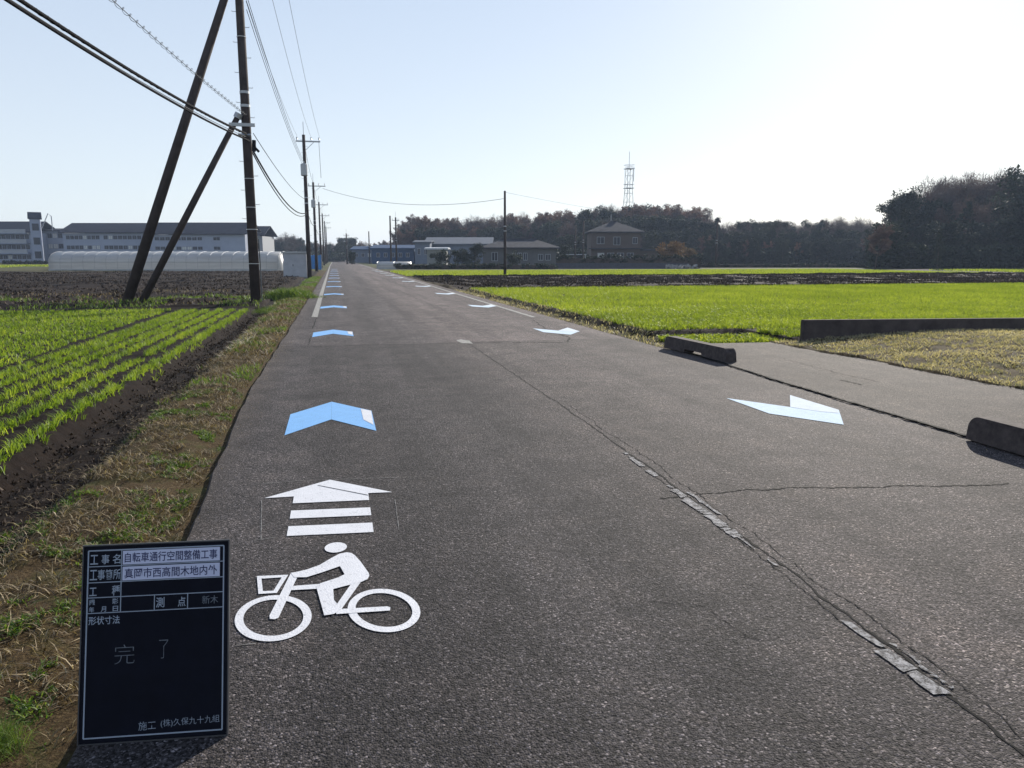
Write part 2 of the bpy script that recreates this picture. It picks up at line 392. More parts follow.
# cracks and joints
def ribbon(mb, pts, w0, z, jit=.01, step=.05):
    pts = [Vector((*p, 0)) for p in pts]; P = []
    for a, b in zip(pts, pts[1:]):
        n = max(1, int((b-a).length/step))
        for i in range(n): P.append(a+(b-a)*i/n)
    P.append(pts[-1]); w1 = 0; vs = []
    acc = 0
    for i, p in enumerate(P):
        d = (P[min(i+1, len(P)-1)]-P[max(i-1, 0)]).normalized(); nrm = Vector((-d.y, d.x, 0))
        acc = acc*.8+random.uniform(-jit, jit)
        ww = w0*random.uniform(.25, 1.3)
        q = p+nrm*acc
        vs += [(q+nrm*ww/2)+Vector((0, 0, z)), (q-nrm*ww/2)+Vector((0, 0, z))]
    mb.add(vs, [(2*i, 2*i+1, 2*i+3, 2*i+2) for i in range(len(P)-1)])
mb = MB()
CLX = lambda y: 2.03+.05*min(y, 4)-.0 if y < 4 else 2.23-.0*(y)
cl = [(1.93, 1.0), (2.03, 2.07), (2.09, 3.2), (2.16, 5.11), (2.20, 7.36), (2.235, 13.3)]
ribbon(mb, cl, .016, .002, .007, .03)
ribbon(mb, [(x+.075, y) for x, y in cl[:5]], .006, .0025, .012, .03)
ribbon(mb, [(x-.05, y) for x, y in cl[1:4]], .006, .0028, .010, .03)
ribbon(mb, [(-1.0, 13.35), (.6, 13.3), (2.2, 13.2)], .02, .0022, .006)
ribbon(mb, [(2.3, 13.35), (3.2, 13.1), (3.9, 12.9)], .045, .0024, .015)
ribbon(mb, [(3.95, 12.9), (4.25, 13.6), (4.3, 15.5), (4.6, 17.8)], .03, .0026, .02)
ribbon(mb, [ground_at(660, 498), ground_at(730, 492), ground_at(800, 487), ground_at(850, 488), ground_at(1010, 484)], .018, .0024, .012, .02)
ribbon(mb, [(-.52, 19.6), (-.52, 16.6)], .03, .002, .01)
ribbon(mb, [(-.50, 15.0), (-.50, 13.4)], .02, .002, .01)
ribbon(mb, [ground_at(640, 600), ground_at(700, 606), ground_at(760, 640)], .004, .002, .01, .02)
o = flat_up(mb.build('road_crack', M['crack'])); tag(o, kind='structure')
mb = MB()
ribbon(mb, [(5.12, 2.5), (5.13, 5.24), (5.20, 8.0), (5.32, 9.8), (5.4, 11.4)], .045, .019, .008, .04)
ribbon(mb, [ground_at(840, 381), ground_at(862, 386)], .03, .0185, .01, .03)
ribbon(mb, [ground_at(775, 358), ground_at(830, 372), ground_at(880, 383)], .012, .0185, .02, .04)
o = flat_up(mb.build('gutter_gap', M['crack'])); tag(o, kind='structure')

# ------------------------------------------------------------------ road markings
ORD = ['nearest', 'second', 'third', 'fourth', 'fifth', 'sixth', 'seventh', 'eighth', 'ninth', 'tenth', 'eleventh', 'twelfth', 'thirteenth', 'fourteenth']
def chevron(cx, ytip, sgn, tint_main, patch_m, label, group, hw=.385, rise=.57, th=.90, worn=False):
    t = thing('chevron_marking', label, 'road marking', (cx, ytip, 0), 0, group)
    z = .004
    mb = MB()
    L = lambda x, y: (x, y*sgn)
    mb.flat([L(-hw, -rise), L(0, 0), L(0, -th), L(-hw, -rise-th)], z)
    mb.flat([L(0.001, 0), L(hw, -rise), L(hw, -rise-th), L(0.001, -th)], z)
    flat_up(mb.build('chevron_paint', tint_main, t))
    if patch_m:
        mb = MB(); a = .62 if sgn > 0 else .05
        mb.flat([L(hw*.74, -rise*.74-.03), L(hw-.004, -rise-.01), L(hw-.012, -rise-.66), L(hw*.76, -rise*.76-.55)], z+.002)
        flat_up(mb.build('white_patch', patch_m, t))
    return t
gl, gr = 'blue chevrons down the left edge of the road', 'pale chevrons down the right edge of the road'
for i in range(12):
    yt = 8.05+8.25*i if i else 8.05
    lab = ('largest blue chevron, with a white patch at its right end, beyond the white arrow') if i == 0 else \
          ('%s blue chevron from the camera in the row along the left road edge' % ORD[i])
    chevron(-.09-.004*i, yt, 1, M['blue'], M['white'], lab, gl)
for i in range(11):
    lab = 'nearest chevron, pale with painted-in sun glint, between the two concrete kerb blocks' if i == 0 else \
          '%s pale glint-painted chevron from the camera in the row along the right road edge' % ORD[i]
    t = chevron(4.43, 5.88+8.3*i, -1, M['pale'], None, lab, gr, rise=.60, th=.84)
    mb = MB()
    mb.flat([(.0, .84), (.383, 1.44), (.383, .61), (.28, .46), (.16, .56), (.06, .72)], .006)
    flat_up(mb.build('glint_film', M['glintfilm'], t))  # white end of the chevron, with the sun glint painted in
# arrow with bars
t = thing('arrow_marking', 'white arrow with two bars painted above the bicycle symbol', 'road marking', (-.09, 4.6, 0))
def R(l): return [(x+.09, y-4.6) for x, y in l]
mb = MB()
mb.flat(R([(-.09, 5.15), (.305, 4.775), (.152, 4.79), (.152, 4.645), (-.31, 4.685), (-.31, 4.825), (-.49, 4.83)]), .004)
flat_up(mb.build('arrow_head', M['white'], t))
for a in ([(-.312, 4.545), (.152, 4.50), (.152, 4.355), (-.312, 4.40)], [(-.312, 4.27), (.152, 4.225), (.152, 4.07), (-.312, 4.115)]):
    mb = MB(); mb.flat(R(a), .004); flat_up(mb.build('bar', M['white'], t))
mb = MB(); mb.flat(R([(-.17, 5.03), (-.165, 5.035), (.152, 4.745), (.148, 4.737)]), .0055)
flat_up(mb.build('film_seam', M['crack'], t))
mb = MB()
for a_, b_ in (((255, 484.5), (300, 481)), ((258, 499), (268, 498.5)), ((254, 541), (276, 537.5)), ((262, 500), (261, 541)), ((258, 527), (270, 525)), ((236, 646), (256, 644)), ((300, 481), (420, 477)), ((395, 500), (399, 530))):
    ribbon(mb, [ground_at(*a_), ground_at(*b_)], .006, .003, .001, .03)
tag(flat_up(mb.build('chalk_marks', M['chalkline'])), 'thin chalk setting-out lines around the white arrow', 'road marking')
# cyclist pictogram
t = thing('bicycle_symbol', 'white painted cyclist riding a bicycle with a front basket, beside the blackboard', 'road marking', (-.08, 3.2, 0))
def Q(l): return [(x+.08, y-3.2) for x, y in l]
def ring(mb, c, ra, rb, wa, z, n=56, sk=0):
    vs = []
    for k in range(n):
        a = 2*math.pi*k/n
        for r in (0, wa): vs.append((c[0]+.08+(ra-r)*math.cos(a), c[1]-3.2+(rb-r*1.35)*math.sin(a)+sk*math.cos(a), z))
    mb.add(vs, [(2*k, 2*k+1, (2*k+3) % (2*n), (2*k+2) % (2*n)) for k in range(n)])
for c, ra, rb, sk in (((-.309, 3.148), .157, .213, -.034), ((.149, 3.115), .152, .209, -.034)):
    mb = MB(); ring(mb, c, ra, rb, .034, .004, sk=sk); flat_up(mb.build('wheel', M['white'], t))
mb = MB()
bo = Q([(-0.418, 3.598), (-.273, 3.58), (-.312, 3.385), (-.392, 3.392)]); bi = Q([(-0.394, 3.562), (-0.302, 3.556), (-0.328, 3.412), (-0.375, 3.418)])
for k in range(4): mb.flat([bo[k], bo[(k+1) % 4], bi[(k+1) % 4], bi[k]], .0044)
flat_up(mb.build('basket', M['white'], t))
mb = MB()
mb.flat(Q([(-0.263, 3.592), (-0.225, 3.577), (-0.287, 3.134), (-0.301, 3.122), (-0.322, 3.130), (-0.326, 3.162)]), .0048)
mb.flat(Q([(-0.257, 3.444), (-0.12, 3.438), (-0.12, 3.386), (-0.249, 3.398)]), .0052)
mb.flat(Q([(-0.055, 3.159), (0.165, 3.136), (0.178, 3.122), (0.173, 3.094), (-0.05, 3.112)]), .0052)
mb.flat(Q([(.02, 3.415), (.062, 3.418), (-.030, 3.15), (-.066, 3.15)]), .0056)
flat_up(mb.build('bicycle_frame', M['white'], t))
mb = MB()
mb.flat(Q([(-0.262, 3.597), (-0.241, 3.60), (-0.19, 3.619), (-0.13, 3.663), (-0.069, 3.746), (-0.034, 3.788), (0.002, 3.80), (0.025, 3.785), (0.042, 3.752), (0.068, 3.662), (0.102, 3.509), (0.103, 3.475), (0.092, 3.44), (0.06, 3.413), (0.03, 3.404), (-.03, 3.38), (-.064, 3.365),
           (-.060, 3.25), (-0.03, 3.155), (-0.06, 3.114), (-0.1, 3.109), (-0.141, 3.417), (-0.121, 3.444), (-0.046, 3.488), (-0.011, 3.521), (-0.032, 3.626), (-0.112, 3.572), (-0.187, 3.528), (-0.245, 3.54)]), .006)
flat_up(mb.build('rider', M['white'], t))
mb = MB(); mb.flat([(-.052+.08+.057*math.cos(a), 3.885-3.2+.072*math.sin(a)) for a in [2*math.pi*k/32 for k in range(32)]], .0044)
flat_up(mb.build('rider_head', M['white'], t))
# edge lines
mb = MB()
yy = np.concatenate([np.arange(19.9, 60, 1.5), np.arange(60, 300, 10)])
for a, b in zip(yy, yy[1:]): mb.flat([(-.635-.003*(a-20)*(a < 130)-(.33 if a >= 130 else 0), a), (-.485-.003*(a-20)*(a < 130)-(.33 if a >= 130 else 0), a), (-.485-.003*(b-20)*(b < 130)-(.33 if b >= 130 else 0), b), (-.635-.003*(b-20)*(b < 130)-(.33 if b >= 130 else 0), b)], .0034)
tag(flat_up(mb.build('edge_line', M['whiteworn'])), 'worn white line along the left edge of the road, beside the utility poles', 'road marking', 'edge lines')
mb = MB()
for a, b in zip(yy, yy[1:]): mb.flat([(4.78, a-1.3), (4.90, a-1.3), (4.90, b-1.3), (4.78, b-1.3)], .0034)
tag(flat_up(mb.build('edge_line', M['whiteworn'])), 'worn yellowish white line along the right edge of the road, beside the green field', 'road marking', 'edge lines')
# broken centre line: surviving pieces of paint between the cracks
def clx(y): return float(np.interp(y, [1, 2.07, 3.2, 5.11, 7.36, 13.3], [1.93, 2.03, 2.09, 2.16, 2.20, 2.235]))
def flakes(mb, y0, y1, dens, wx, off=-.03):
    y = y0; tilt_ = 0; prev_ = (random.uniform(-.02, .02), random.uniform(-.02, .02))
    while y < y1:
        st = random.choice([.03, .05, .09, .16, .22]); nx_ = (random.uniform(-.025, .025), random.uniform(-.025, .025))
        if random.random() < dens:
            g = .004; e = wx*random.uniform(.75, 1.05); cx_ = clx(y)+off+random.uniform(-.006, .006)
            L_ = [(cx_-e/2+random.uniform(-.006, .006), y+g+prev_[0]), (cx_+random.uniform(-.01, .01), y+g+(prev_[0]+prev_[1])/2+random.uniform(-.006, .006)), (cx_+e/2+random.uniform(-.006, .006), y+g+prev_[1]),
                  (cx_+e/2+random.uniform(-.012, .008), y+st*.5), (cx_+e/2+random.uniform(-.006, .006), y+st-g+nx_[1]), (cx_+random.uniform(-.01, .01), y+st-g+(nx_[0]+nx_[1])/2), (cx_-e/2+random.uniform(-.006, .006), y+st-g+nx_[0]), (cx_-e/2+random.uniform(-.008, .012), y+st*.5)]
            mb.flat(L_, .0045+random.uniform(0, .0006))
        prev_ = nx_; y += st
mb = MB(); flakes(mb, 2.02, 2.32, 1, .07); flakes(mb, 2.04, 2.36, 1, .022, .032); flakes(mb, 2.36, 2.9, .4, .03); flakes(mb, 2.9, 3.4, .3, .02)
tag(flat_up(mb.build('centre_line', M['flake'])), 'nearest cracked piece of broken white centre line, at the lower right', 'road marking')
mb = MB(); flakes(mb, 3.55, 4.35, 1, .065); flakes(mb, 3.9, 4.3, .9, .03, .04); flakes(mb, 4.35, 5.5, .42, .04)
tag(flat_up(mb.build('centre_line', M['flake'])), 'longer cracked piece of broken white centre line in the middle of the road', 'road marking')
mb = MB(); a = ground_at(466, 342); mb.flat([(a[0]-.12, a[1]-.2), (a[0]+.07, a[1]-.3), (a[0]+.09, a[1]+.2), (a[0]-.02, a[1]+.42), (a[0]-.13, a[1]+.3)], .0042)
tag(flat_up(mb.build('paint_remnant', M['whiteworn'])), 'small lone patch of worn white paint in the middle of the road', 'road marking')

# ------------------------------------------------------------------ crops and ground cover
def clumps(P, k, spread, zf=None):
    q = np.repeat(P, k, 0); q = q+np.concatenate([RNG.normal(0, spread, (len(q), 2)), np.zeros((len(q), 1))], 1); return q
def crnd(n, k, P):
    c = np.repeat(RNG.uniform(0, 1, n//k), k)
    return .5*c+.2*RNG.uniform(0, 1, n)+.5*(fb(P[:, 0], P[:, 1], 1.6, 201)-.2)
def seat(xy, dz=-.01): return np.column_stack([xy, height(xy[:, 0], xy[:, 1])+dz])
# left crop: drilled rows near the road, broadcast beyond the gap
pts = []
rows = [-2.42, -2.80, -3.16, -3.52, -3.86, -4.14]
for rx in rows:
    y = np.arange(3.5, 24.0, .024); keep = (fb(y, y*0+rx*9, .9, 61) > .22)
    y = y[keep]; pts.append(np.column_stack([rx-.19-.002*(y-5.8)+.05*(vnoise(y, y*0, 2.5, rx)-.5)+RNG.normal(0, .048, len(y)), y+RNG.normal(0, .02, len(y))]))
P1 = clumps(seat(np.concatenate(pts)), 7, .016)
blades('crop_rows', M['crop'], P1, .045, .125, .008, 1.15, rnd=crnd(len(P1), 7, P1)-.08)
co = bpy.data.objects['crop_rows']; tag(co, 'rows of young bright green cereal left of the road', 'crop', kind='stuff')
pts = []
for i in range(64):
    rx = -4.70-.22*i
    y = np.arange(max(4.0, -rx*.9), 24.6, .05 if rx > -10 else .075)
    y = y[(fb(y*1.0, y*0+rx*5, .8, 71) > .16)]
    pts.append(np.column_stack([rx-.012*(y-5.8)+RNG.normal(0, .05, len(y)), y+RNG.normal(0, .03, len(y))]))
P2 = clumps(seat(np.concatenate(pts)), 5, .02)
blades('crop_carpet', M['crop'], P2, .045, .12, .012, 1.1, rnd=crnd(len(P2), 5, P2)-.05)
tag(bpy.data.objects['crop_carpet'], 'dense green young cereal filling the far part of the left field', 'crop', kind='stuff')
# right crop
def region_pts(n, x0, x1, y0, y1, fn):
    p = np.column_stack([RNG.uniform(x0, x1, n), RNG.uniform(y0, y1, n)]); return p[fn(p[:, 0], p[:, 1])]
def in_right(x, y):
    edge = 5.98+.12*(fb(y, y*0, .7, 81)-.5)
    lowy = np.where(x < 7.95, 14.0+.25*(fb(x, x*0, .5, 84)-.5), wall_y(x)+.22)
    furrow = (x > 7.9) & (x < 8.8+.5*fb(x, y, .4, 85)) & (y > 13.0) & (y < 13.9)
    track = (np.abs(x-(7.6+(y-22)*.13)) < .10) & (y > 18) & (y < 34)
    return (x > edge) & (y > lowy) & (y < 34.6) & (~furrow | (fb(x, y, .3, 83) > .62)) & (~track | (RNG.uniform(0, 1, len(x)) < .3)) & (x < 8+(y*1.15)) 
p = region_pts(62000, 5.9, 30, 11.3, 20, in_right); P3 = clumps(seat(p), 4, .022)
blades('crop_field', M['cropfar'], P3, .05, .13, .013, 1.1, rnd=crnd(len(P3), 4, P3))
tag(bpy.data.objects['crop_field'], 'bright yellow green young cereal right of the road behind the low wall', 'crop', kind='stuff')
p = region_pts(90000, 5.9, 52, 20, 34.7, in_right); P4 = clumps(seat(p), 3, .03)
blades('crop_field', M['cropfar'], P4, .05, .13, .024, 1.1, rnd=crnd(len(P4), 3, P4), seg=1)
tag(bpy.data.objects['crop_field.001'], 'far half of the bright green cereal field right of the road', 'crop', kind='stuff')
# thin green strips further off
def strip(x0, x1, y0, y1, n, label, wd=.05, hh=.2, slant=0):
    p = np.column_stack([RNG.uniform(x0, x1, n), RNG.uniform(y0, y1, n)]); p[:, 1] += slant*p[:, 0]
    o = blades('crop_strip', M['cropfar'], seat(p), hh*.5, hh, wd, .8, seg=1); tag(o, label, 'crop', kind='stuff')
strip(5.7, 60, 61, 84, 90000, 'green cereal strip beyond the brown ploughed strip', .06, .2)
strip(68, 150, 66, 84, 36000, 'thin green cereal strip in front of the dark wood', .10, .25, -.1)
strip(-90, -46, 118, 150, 30000, 'thin green strip in front of the long white school', .12, .3)

# left verge: straw, moss tufts and weeds
def vfn(x, y): return (x < road_left(y)-.03) & (x > -2.02+.3*(fb(y, y*0, 1.1, 91)-.5))
def dens(x, y, s, seed, lo): return fb(x, y, s, seed) > lo
p = region_pts(42000, -2.35, -.85, 1.6, 12, lambda x, y: vfn(x, y) & dens(x, y, .35, 92, .40) & dens(x, y, .09, 192, .35))
blades('dry_grass', M['straw'], seat(p, .0), .015, .05, .005, 2.6, seg=2)
tag(bpy.data.objects['dry_grass'], 'matted dry straw lying over the left verge', 'grass', kind='stuff')
p = region_pts(22000, -2.2, -.9, 12, 40, lambda x, y: vfn(x, y) & dens(x, y, .6, 93, .42))
o = blades('dry_grass', M['straw'], seat(p, 0), .03, .09, .014, 2.2, seg=1); tag(o, 'straw coloured grass along the verge farther up the road', 'grass', kind='stuff')
p = region_pts(70000, -2.1, -.95, 1.6, 9, lambda x, y: vfn(x, y) & dens(x, y, .28, 95, .55) & dens(x, y, .07, 195, .5))
o = blades('green_weeds', M['weed'], seat(p, 0), .01, .035, .007, 2.0); tag(o, 'small green weeds scattered through the left verge', 'grass', kind='stuff')
p = region_pts(30000, -2.25, -1.02, 9, 60, lambda x, y: vfn(x, y) & dens(x, y, .8, 96, .50))
o = blades('green_weeds', M['weed'], seat(p, 0), .03, .10, .016, 1.2, seg=1); tag(o, 'green weeds along the verge near the leaning poles', 'grass', kind='stuff')
p = region_pts(9000, -2.4, -1.3, 1.4, 14, lambda x, y: dens(x, y, .4, 97, .5))
o = blades('straw_litter', M['straw'], seat(p, .008), .004, .022, .004, 9.0); tag(o, 'loose straw stalks dropped on the verge and furrow', 'straw', kind='stuff')
# weeds at the far edge of the left crop
p = region_pts(12000, -20, -2.4, 25.2, 30.5, lambda x, y: dens(x, y, 1.5, 98, .56))
o = blades('rough_weeds', M['weed'], seat(p, 0), .05, .17, .018, 1.1); tag(o, 'rough green weeds behind the left crop, around the pole feet', 'grass', kind='stuff')
p = region_pts(7000, -20, -2.4, 25.6, 36, lambda x, y: dens(x, y, 1.2, 99, .55))
o = blades('rough_weeds', M['straw'], seat(p, 0), .04, .14, .018, 1.2); tag(o, 'dry stalks among the weeds behind the left crop', 'grass', kind='stuff')
# the bushy weed clumps by the verge
def weed_clump(x, y, r, h, n, label, m=None):
    P = np.column_stack([RNG.normal(0, r*.5, n), RNG.normal(0, r*.5, n), np.zeros(n)])
    hh = h*np.clip(1-(P[:, 0]**2+P[:, 1]**2)/(r*r*1.6), .25, 1)
    o = blades('weed_clump', m or M['weed'], P, .5, 1.0, .02 if h > .3 else .009, .8)
    co = np.empty(len(o.data.vertices)*3, np.float32); o.data.vertices.foreach_get('co', co); co = co.reshape(-1, 3)
    co[:, 2] *= np.repeat(hh, 5); co[:, 0] = np.repeat(P[:, 0], 5)+(co[:, 0]-np.repeat(P[:, 0], 5))*h*1.3; co[:, 1] = np.repeat(P[:, 1], 5)+(co[:, 1]-np.repeat(P[:, 1], 5))*h*1.3
    o.data.vertices.foreach_set('co', co.ravel()); o.data.update()
    o.location = (x, y, float(height(np.array([x]), np.array([y]))[0])-.01); return tag(o, label, 'weeds')
a = ground_at(286, 300); weed_clump(a[0], a[1]+1.5, 1.0, .55, 2600, 'bushy green weed clump between the nearest pole foot and the road')
a = ground_at(272, 308); weed_clump(a[0], a[1]+.4, .7, .3, 1600, 'low bright green weed clump right of the crop row ends')
a = ground_at(6, 742); weed_clump(a[0]-.03, a[1], .10, .12, 900, 'bright green tuft at the bottom left corner of the photo')
p = np.concatenate([region_pts(2600, -1.12, -.7, 1.6, 14, lambda x, y: RNG.uniform(0, 1, len(x)) < np.exp(-(x+1.0)*9)), region_pts(1500, 4.7, 5.4, 2.5, 12, lambda x, y: RNG.uniform(0, 1, len(x)) < np.exp(-(5.2-x)*7))])
p = np.column_stack([p, np.full(len(p), .004)])
o = blades('road_grit', M['straw'], p, .002, .008, .007, 1.6, seg=1); tag(o, 'grit and bits of straw gathered along the asphalt edges', 'grit', kind='stuff')
# turf patch in front of the wall
p = region_pts(70000, 7.3, 16, 5.2, 12.2, lambda x, y: patch_mask(x, y) & (y < wall_y(x)-.02) & dens(x, y, .25, 101, .36))
o = blades('turf_patch', M['frost'], seat(p, 0), .02, .06, .010, 1.8, rnd=.15+.85*(fb(p[:, 0], p[:, 1], .5, 102)*.6+RNG.uniform(0, .4, len(p)))); tag(o, 'rough grey green turf in front of the low dark wall', 'grass', kind='stuff')
p = region_pts(5000, 5.38, 6.0, 12.0, 36, lambda x, y: dens(x, y, .4, 103, .45))
o = blades('edge_grass', M['frost'], seat(p, 0), .03, .09, .012, 1.4); tag(o, 'patchy dry grass between the right road edge and the field', 'grass', kind='stuff')
p = region_pts(6000, 5.85, 8.3, 12.2, 13.35, lambda x, y: dens(x, y, .4, 105, .42) & (y > wall_y(x)+.1))
o = blades('edge_grass', M['cropfar'], seat(p, 0), .04, .13, .016, 1.2); tag(o, 'yellow green grass behind the farther kerb block', 'grass', kind='stuff')

M['cloddark'] = blades_mat('dark_clods', [(0, (.014, .010, .009)), (.6, (.045, .032, .025)), (1, (.10, .074, .056))], .05, .9)
for (n_, x0_, x1_, y0_, y1_, lab) in ((60000, -60, -2.6, 25.6, 84, 'dark clods and stubble on the ploughed land left of the road'), (110000, 5.9, 75, 34.8, 60, 'dark clods on the brown ploughed strip right of the road'), (9000, -2.5, -1.7, 2, 24, 'clods in the dark furrow beside the crop rows')):
    near_ = y0_ < 10
    p = region_pts(n_, x0_, x1_, y0_, y1_, lambda x, y: dens(x, y, 1.1 if not near_ else .2, 111, .4))
    o = blades('soil_clods', M['cloddark'], seat(p, 0), .01 if near_ else 0.03, .035 if near_ else .12, .03 if near_ else .10, .8, seg=1); tag(o, lab, 'soil', kind='stuff')
for y0_, y1_ in ((34.45, 35.3), (59.8, 61.2)):  # dense dark clods stand in for the shadow line at each strip edge
    p = region_pts(9000, 5.9, 60, y0_, y1_, lambda x, y: x > 0)
    o = blades('soil_clods', M['cloddark'], seat(p, 0), .05, .12, .12, .6, rnd=RNG.uniform(0, .35, len(p)), seg=1); tag(o, 'dark clod line laid as the shadow along the %s edge of the brown ploughed strip' % ('near' if y0_ < 40 else 'far'), 'soil', kind='stuff')
p = region_pts(900, -2.0, -1.5, 12.5, 16.5, lambda x, y: (x-(-1.75))**2/.06+(y-14.6)**2/3.5 < 1)
o = blades('straw_heap', M['palestraw'], seat(p, .02), .02, .07, .012, 4); tag(o, 'pale heap of loose straw on the verge beside the crop', 'straw')
# ------------------------------------------------------------------ low wall and kerb blocks
M['darkconc'] = simple('weathered_concrete', (.062, .050, .047), .9, var=.6, scale=14, spec=.2, bump=.5, bdist=.006, bscale=60)
M['conc'] = simple('concrete', (.26, .25, .23), .85, var=.25, scale=5, spec=.3, bump=.3, bdist=.004, bscale=50)
mb = MB(); mb.box(0, 6.6, -.07, .07, -.25, .40)
o = mb.build('low_wall', simple('stained_block', (.07, .058, .055), .95, var=.4, scale=4, spec=.1, bump=.6, bdist=.01, bscale=40), bevel=.012)
o.location = (8.05, 12.0, 0); o.rotation_euler = (0, 0, -math.atan(.125)); tag(o, 'low dark concrete wall between the turf patch and the green field', 'wall')
def kerb_block(x, y, rz, label, L_=1.95):
    # side profile with two feet and a gap below, rounded upper corners
    h = .20; w_ = .095; r = .095
    prof = []
    for cx, a0 in ((L_/2-r, 0), (-L_/2+r, 90)):
        for k in range(7):
            a = math.radians(a0+15*k); prof.append((cx+r*math.cos(a), h-r+r*math.sin(a)))
    prof += [(-L_/2, 0), (-.28, 0), (-.25, .055), (.25, .055), (.28, 0), (L_/2, 0)]
    mb = MB(); n = len(prof)
    tw = lambda z: w_*(1-.22*max(0, z)/h)
    vs = [(-tw(z), p_, z) for p_, z in prof]+[(tw(z), p_, z) for p_, z in prof]
    mb.add(vs, [tuple(range(n-1, -1, -1)), tuple(range(n, 2*n))]+[(i, (i+1) % n, n+(i+1) % n, n+i) for i in range(n)])
    o = mb.build('kerb_block', M['darkconc']); o.location = (x, y, .012); o.rotation_euler = (0, 0, rz)
    bv = o.modifiers.new('bevel', 'BEVEL'); bv.width = .028; bv.segments = 3; bv.limit_method = 'ANGLE'; bv.angle_limit = math.radians(40)
    return tag(o, label, 'kerb block', 'concrete kerb blocks at the right road edge')
kerb_block(5.42, 10.75, math.radians(3), 'farther concrete kerb block at the corner of the green field', 1.88)
kerb_block(5.12, 4.17, math.radians(-1), 'nearer concrete kerb block cut by the right side of the photo', 1.95)

# ------------------------------------------------------------------ blackboard
M['board'] = simple('board_face', (.004, .005, .011), .6, var=.3, scale=12, spec=.1)
M['boardframe'] = simple('board_frame', (.03, .03, .035), .4, spec=.5)
M['chalk'] = simple('chalk_white', (.28, .32, .38), .8, var=.1, scale=40)
M['chalkfaint'] = simple('faint_chalk', (.13, .145, .17), .8, var=.4, scale=90)
M['card'] = simple('white_card', (.50, .52, .66), .6, var=.04)
M['ink'] = simple('blue_black_ink', (.03, .035, .10), .7)
B0 = Vector((-.834, 2.394, .004)); B1 = Vector((-.385, 2.345, .004))
rz = math.atan2(B1.y-B0.y, B1.x-B0.x); tilt = math.radians(16)
bt = thing('notice_blackboard', 'small black site notice board with white Japanese writing standing on the road edge', 'blackboard', B0, rz)
face = bpy.data.objects.new('board', None)
W_, H_ = .445, .605
def tilted(o): o.rotation_euler = (-tilt, 0, 0); return o     # top leans away from the viewer
mb = MB(); mb.box(0, W_, 0, .012, 0, H_); bp = tilted(mb.build('panel', M['board'], bt, bevel=.002))
mb = MB()
for a in ((-.004, 0, 0, H_), (W_, W_+.004, 0, H_)): mb.box(a[0], a[1], -.002, .014, a[2], a[3])
mb.box(-.004, W_+.004, -.002, .014, -.004, 0); mb.box(-.004, W_+.004, -.002, .014, H_, H_+.004)
tilted(mb.build('frame', M['boardframe'], bt))
mb = MB(); lw = .0026
def hl(z, x0, x1, w=lw): mb.box(x0, x1, -.0012, .0005, z-w/2, z+w/2)
def vl(x, z0, z1, w=lw): mb.box(x-w/2, x+w/2, -.00135, .0005, z0, z1)
x0, x1, z0, z1 = .014, W_-.014, .016, H_-.014
hl(z0, x0, x1, .004); hl(z1, x0, x1, .004); vl(x0, z0, z1, .004); vl(x1, z0, z1, .004)
RH = [z1-.050, z1-.100, z1-.147, z1-.195]
for z in RH: hl(z, x0, x1)
xa = x0+.101; vl(xa, RH[3], z1); vl(xa+.103, RH[3], RH[2]); vl(xa+.205, RH[3], RH[2])
tilted(mb.build('ruled_lines', M['chalk'], bt))
def text(body, x, z, w, h, m, name='lettering', dy=-.0016, bold=0, rot=0):
    c = bpy.data.curves.new(name, 'FONT'); c.body = body; c.size = 1; c.offset = bold; c.extrude = 0
    ob = bpy.data.objects.new(name, c); COL.objects.link(ob)
    dg = bpy.context.evaluated_depsgraph_get(); me = bpy.data.meshes.new_from_object(ob.evaluated_get(dg))
    bpy.data.objects.remove(ob); bpy.data.curves.remove(c)
    co = np.empty(len(me.vertices)*3, np.float32); me.vertices.foreach_get('co', co); co = co.reshape(-1, 3)
    mn, mx = co.min(0), co.max(0); s = np.zeros_like(co)
    u = (co[:, 0]-mn[0])/(mx[0]-mn[0])*w; v = (co[:, 1]-mn[1])/(mx[1]-mn[1])*h
    if rot: u, v = u*math.cos(rot)-v*math.sin(rot), u*math.sin(rot)+v*math.cos(rot)
    s[:, 0] = x+u; s[:, 2] = z+v; s[:, 1] = dy
    me.vertices.foreach_set('co', s.ravel()); me.update(); me.materials.clear(); me.materials.append(m)
    o = bpy.data.objects.new(name, me); COL.objects.link(o); o.parent = bt; return tilted(o)
for k, s_ in ((0, '自転車通行空間整備工事'), (1, '真岡市西高間木地内外')):
    zb = RH[k]+.003; mb = MB(); mb.box(xa+.004, x1-.012, -.0022, .0003, zb, zb+.043); tilted(mb.build('name_card', M['card'], bt))
    text(s_, xa+.010, zb+.006, x1-xa-.030, .031, M['ink'], dy=-.0027, bold=.012)
ls = x0+.006
for k, ch in enumerate('工事名'): text(ch, ls+.034*k, z1-.043, .024, .030, M['chalk'], bold=.01)
for k, ch in enumerate('工事箇所'): text(ch, ls+.0235*k, RH[0]-.042, .022, .032, M['chalk'], bold=.01)
text('工', ls, RH[1]-.041, .022, .026, M['chalk'], bold=.01); text('種', ls+.068, RH[1]-.043, .024, .032, M['chalk'], bold=.01)
text('撮', ls, RH[2]-.022, .018, .017, M['chalk'], bold=.01); text('影', ls+.07, RH[2]-.022, .018, .017, M['chalk'], bold=.01)
for k, ch in enumerate('年月日'): text(ch, ls+.036*k, RH[2]-.045, .016, .017, M['chalk'], bold=.01)
text('測', xa+.108, RH[2]-.040, .026, .032, M['chalk'], bold=.01); text('点', xa+.175, RH[2]-.040, .024, .030, M['chalk'], bold=.01)
text('新木', xa+.25, RH[2]-.036, .05, .026, M['chalkfaint'])
text('形状寸法', ls, RH[3]-.036, .094, .026, M['chalk'], bold=.01)
